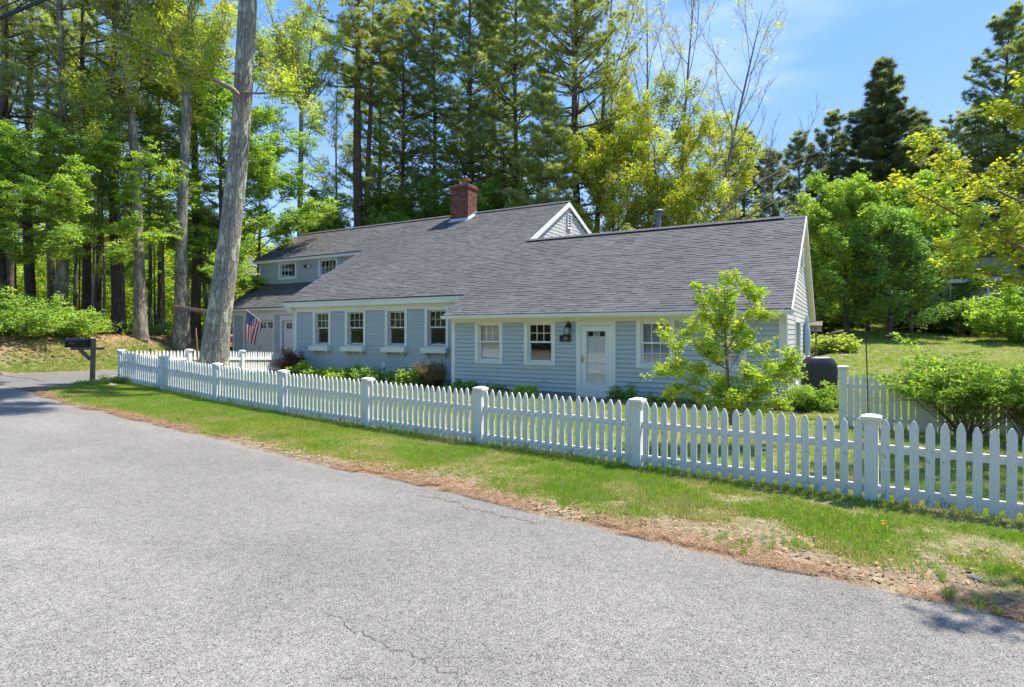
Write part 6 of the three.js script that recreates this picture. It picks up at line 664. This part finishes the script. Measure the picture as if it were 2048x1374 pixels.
shrub('bronze_shrub', 'rounded bronze brown shrub in front of the window boxes', 'shrub', bed(865, -16.6), 414, { stems: 26, side: 3, rx: 0.62, rz: 0.55, h: 1.12, leaves: 1100, size: 0.11, jit: 0.09, colors: [[0.30, 0.25, 0.06], [0.34, 0.2, 0.09], [0.26, 0.28, 0.05], [0.2, 0.1, 0.05]], geo: SPRIG.fine, low: 0.7, arch: -0.15 });
shrub('hosta', 'pale mounded hosta beside the bronze shrub', 'plant', bed(823, -16.5), 415, { stems: 24, rx: 0.55, rz: 0.45, h: 0.62, leaves: 330, size: 0.17, jit: 0.08, colors: [GREEN.lime, GREEN.bright, [0.26, 0.36, 0.08]], geo: SPRIG.hosta, arch: -0.5 });
[[600, 0.7, 0.7, GREEN.lime, 'light green hosta under the red shrub'], [628, 0.55, 0.5, GREEN.mid, 'green perennial beside the light green hosta'], [655, 0.55, 0.6, GREEN.lime, 'yellow green plant below the first window box'], [683, 0.5, 0.75, GREEN.lime, 'yellow green plant below the second window box'], [708, 0.65, 0.5, GREEN.mid, 'upright dark perennial beyond the yellow plants'], [735, 0.7, 0.7, GREEN.bright, 'leafy green plant near the wall outlet'], [788, 0.45, 0.5, GREEN.mid, 'small green plant between outlet and pale hosta'], [755, 0.5, 0.5, GREEN.deep, 'dark green plant right by the wall outlet']].forEach(([u, h, rr, c, lab], k) => shrub('garden_plant', lab, 'plant', bed(u, -16.75 + 0.25 * (k % 2)), 420 + k, { stems: 20, rx: rr, rz: 0.5, h, leaves: 300, size: 0.15, jit: 0.09, colors: [c, GREEN.bright, c], geo: k % 3 ? SPRIG.shrub : SPRIG.hosta, arch: -0.4 }));
[[930, -15.7, 0.5, 0.7, 'green perennial at the wing corner board'], [985, -15.75, 0.42, 0.4, 'dark perennial between the corner and first wing window'], [1052, -15.6, 0.42, 0.5, 'bright hosta beneath the wing windows'], [1245, -15.7, 0.62, 0.5, 'bushy green plant at the front door casing'], [1310, -15.6, 0.35, 0.5, 'low green plant under the window past the door'], [1380, -15.6, 0.4, 0.6, 'low green plant before the last wing window'], [905, -15.4, 0.3, 0.45, 'low green plant below the bronze shrub side']].forEach(([u, z, h, rr, lab], k) => shrub('garden_plant', lab, 'plant', bed(u, z), 440 + k, { stems: 18, rx: rr, rz: 0.4, h, leaves: 260, size: 0.12, jit: 0.07, colors: k === 2 ? [GREEN.lime, GREEN.bright] : [GREEN.mid, GREEN.bright, GREEN.deep], geo: k % 2 ? SPRIG.shrub : SPRIG.hosta, arch: -0.4 }));
[[172, 17.0, 0.22, 0.5, 'weedy green plants at the mailbox foot'], [205, 17.2, 0.25, 0.45, 'weedy green plants between mailbox and fence end'], [226, 17.6, 0.35, 0.4, 'dark weed tuft at the fence end post']].forEach(([u, d, h, rr, lab], k) => shrub('weed_clump', lab, 'weeds', spot(u, d), 450 + k, { stems: 16, rx: rr, rz: 0.35, h, leaves: 260, size: 0.07, jit: 0.08, colors: [GREEN.mid, GREEN.bright, GREEN.olive], geo: SPRIG.shrub, arch: -0.3 }));
// ---------------------------------------------------------------- boughs hanging in from the tree beside the road
{
  const d0 = 9.2, [x, z] = spot(2420, d0), y = groundY(x, z), t = thing('overhanging_tree', 'tree with yellow green drooping leaves hanging in over the side fence', 'tree', [x, y, z]), w = new GB(), L = [], r = rng(461), Q = (pts, dd = 0) => pts.map(([u, v], k) => at(u, v, d0 + dd * k / (pts.length - 1)).sub(V(x, y, z)));
  w.tube(Q([[2420, 900], [2415, 600], [2400, 300], [2380, 0], [2350, -260]]), [0.22, 0.17, 0.14, 0.1, 0.04], 12);
  const bough = (pts, r0, dd, n) => { const P = Q(pts, dd); w.tube(P, taper(P.length, r0, 0.004, 0.8), 6, null, false); const tips = []; for (let k = 0; k < n; k++) { const f = 0.22 + 0.78 * (k + r() * 0.7) / n, p = along(P, f), dir = V(r() - 0.5, 0.55 * (r() - 0.25), r() - 0.5).normalize(), T2 = bendPath(p, dir, 0.16 + 0.5 * r() * (1.15 - 0.6 * f), 4, 0.05, r, 0.3); w.tube(T2, taper(5, 0.006, 0.002), 4, null, false); tips.push(T2); } for (const T2 of tips) for (let q = 0; q < 5; q++) { const p = along(T2, 0.45 + 0.55 * r()), s = 0.10 * (0.7 + 0.6 * r()); L.push([p.x + (r() - 0.5) * 0.07, p.y - 0.03 + (r() - 0.5) * 0.05, p.z + (r() - 0.5) * 0.07, (r() - 0.5) * 0.5, r() * 6.28, (r() - 0.5) * 0.5, s, s * 0.9, ...col([GREEN.yellow, GREEN.lime, [0.33, 0.38, 0.02], GREEN.yellow][Math.floor(r() * 4)], r, 0.2)]); } };
  bough([[2400, 520], [2200, 520], [2048, 498], [1950, 450], [1860, 400], [1785, 362]], 0.05, -0.6, 34); bough([[2400, 420], [2200, 420], [2060, 412], [1960, 365], [1890, 320], [1850, 286]], 0.045, 0.2, 32); bough([[2390, 250], [2200, 262], [2060, 262], [2020, 240], [1990, 215]], 0.04, -0.3, 20); bough([[2410, 560], [2200, 590], [2050, 560], [1960, 545], [1890, 540]], 0.045, 0.4, 34); bough([[2400, 480], [2180, 470], [2040, 455], [1960, 470], [1900, 500]], 0.04, -0.9, 30); bough([[2380, 300], [2200, 330], [2070, 335], [2000, 338]], 0.035, 0.5, 20); bough([[2390, 350], [2200, 370], [2080, 375], [1980, 372], [1930, 385]], 0.035, 0.8, 24); bough([[2410, 540], [2200, 560], [2060, 520], [1980, 500], [1930, 470]], 0.04, 0.6, 30); bough([[2380, 160], [2200, 180], [2080, 185], [2040, 172]], 0.03, 0, 12); bough([[2400, 460], [2180, 440], [2060, 440], [1990, 420]], 0.035, 1.2, 26);
  // the rest of its crown, outside the picture
  for (let k = 0; k < 12; k++) { const a = -1.2 + 0.33 * k + (k % 2) * 0.4, p = V(0, 4.5 + 0.35 * k, 0), P = bendPath(p, V(Math.cos(a) * 0.9, 0.4, Math.sin(a) * 0.9).normalize(), 2.6, 5, 0.2, r, 0.3); w.tube(P, taper(6, 0.05, 0.006), 5, null, false); for (let q = 0; q < 70; q++) { const pp = along(P, 0.25 + 0.75 * r()), s = 0.13; L.push([pp.x + (r() - 0.5) * 0.8, pp.y + (r() - 0.5) * 0.6, pp.z + (r() - 0.5) * 0.8, r() - 0.5, r() * 6, r() - 0.5, s, s, ...col(GREEN.yellow, r)]); } }
  { const o = V(x, y, z), P = [V(0, 4.2, 0), V(4.4, 5.0, -10.5).sub(o).add(V(0, 0, 0)), V(3.2, 5.3, -8.6).sub(o), V(2.2, 5.2, -6.9).sub(o)]; w.tube(P, taper(4, 0.05, 0.006), 5, null, false); for (let q = 0; q < 60; q++) { const p = along(P, 0.8 + 0.2 * r()); L.push([p.x + (r() - 0.5) * 0.5, p.y + (r() - 0.5) * 0.3, p.z + (r() - 0.5) * 0.4, r() - 0.5, r() * 6, r() - 0.5, 0.11, 0.11, ...col(GREEN.yellow, r)]); } }
  finishTree(t, w, L, std([0.2, 0.14, 0.11], 0.9), SPRIG.hosta, leafMat);
}
// ---------------------------------------------------------------- houses glimpsed through the trees
{
  const nb = (name, label, u, d, W, D, H, turn, wallC, roofC, porch) => { const [x, z] = spot(u, d), t = thing(name, label, 'house', [x, groundY(x, z), z]); t.rotation.y = turn; const wm = std(wallC, 0.8), rm = std(roofC, 0.95, { map: shingleTex });
    part('wall', boxG(-W / 2, -0.5, -D / 2, W / 2, H, D / 2), wm, t); part('roof', extrudeX([[D / 2 + 0.4, H - 0.15], [0, H + D * 0.33], [-D / 2 - 0.4, H - 0.15], [-D / 2 - 0.4, H], [0, H + D * 0.33 + 0.2], [D / 2 + 0.4, H]], -W / 2 - 0.3, W / 2 + 0.3), rm, t);
    for (let k = 0; k < 4; k++) { const cx = -W / 2 + W * (k + 0.5) / 4, g = partGroup('window', t, [cx, H * 0.45, D / 2]); part('frame', boxes([[-0.5, -0.65, 0, -0.4, 0.65, 0.05], [0.4, -0.65, 0, 0.5, 0.65, 0.05], [-0.4, -0.65, 0, 0.4, -0.55, 0.05], [-0.4, 0.55, 0, 0.4, 0.65, 0.05], [-0.4, -0.03, 0, 0.4, 0.03, 0.045]]), M.white, g); part('pane', boxG(-0.4, -0.55, 0.01, 0.4, 0.55, 0.02), std([0.03, 0.035, 0.04], 0.1), g); }
    if (porch) { part('porch_floor', boxG(-W / 2, 0.5, D / 2, W / 2, 0.7, D / 2 + 2.2), M.white, t); part('porch_roof', boxG(-W / 2 - 0.2, 2.9, D / 2 + 0.06, W / 2 + 0.2, 3.15, D / 2 + 2.4), M.white, t); for (let k = 0; k <= 6; k++) part('porch_post', boxG(-W / 2 + W * k / 6 - 0.06, 0.7, D / 2 + 2.05, -W / 2 + W * k / 6 + 0.06, 2.9, D / 2 + 2.17), M.white, t); part('railing', boxes([[-W / 2, 1.5, D / 2 + 2.08, W / 2, 1.56, D / 2 + 2.14], [-W / 2, 0.8, D / 2 + 2.08, W / 2, 0.86, D / 2 + 2.14]]), M.white, t); for (let k = 0; k < 40; k++) part('baluster', boxG(-W / 2 + W * (k + 0.5) / 40 - 0.02, 0.86, D / 2 + 2.09, -W / 2 + W * (k + 0.5) / 40 + 0.02, 1.5, D / 2 + 2.13), M.white, t); } return t; };
  nb('neighbour_house', 'white porched house glimpsed behind the ash trees', 1985, 46, 13, 8, 5, -0.2, [0.5, 0.5, 0.48], [0.08, 0.08, 0.09], true);
  nb('neighbour_house', 'grey house glimpsed past the garage between trunks', 512, 62, 6.5, 8, 5, 0.5, [0.2, 0.23, 0.26], [0.13, 0.13, 0.17], false);
  nb('neighbour_house', 'pale house glimpsed deep in the woods behind the mailbox', 180, 75, 12, 8, 5, 0.7, [0.22, 0.25, 0.27], [0.15, 0.14, 0.13], false);
}
// ---------------------------------------------------------------- trees across the road, seen as reflections in the windows
[[-16, 16], [-8, 18], [0, 16], [8, 18], [16, 16], [-24, 17], [-32, 18], [24, 18], [-40, 17]].forEach(([x, z], k) => broadleaf('roadside_tree', 'leafy tree on the far side of the road facing the house', 'tree', [x, z], 480 + k, { h: 6.5, r: 0.2, base: 0.12, spread: 4.4, limbs: 20, rise: 0.3, angle: 0.05, leaves: 1300, size: 0.65, geo: SPRIG.far, colors: [GREEN.mid, GREEN.deep, GREEN.bright], bark: BARK.pine }, 'trees across the road'));
{ const r = rng(499), L = []; for (let k = 0; k < 5000; k++) { const x = -75 + 130 * r(), z = 21 + 12 * r(), y = groundY(x, z) + 7.5 * Math.pow(r(), 1.2), s = 0.8 + 0.8 * r(); L.push([x, y, z, r() - 0.5, r() * 6.28, r() - 0.5, s, s, ...col([GREEN.mid, GREEN.deep, GREEN.olive][Math.floor(r() * 3)], r)]); } const m = instances('roadside_woods', SPRIG.far, leafMat, L); tag(m, 'woodland edge across the road, mirrored in the windows', 'woods', null, 'stuff'); scene.add(m); }
console.log('garden done');
scene.updateMatrixWorld(true);
console.log('all done');
renderer.render(scene, camera);
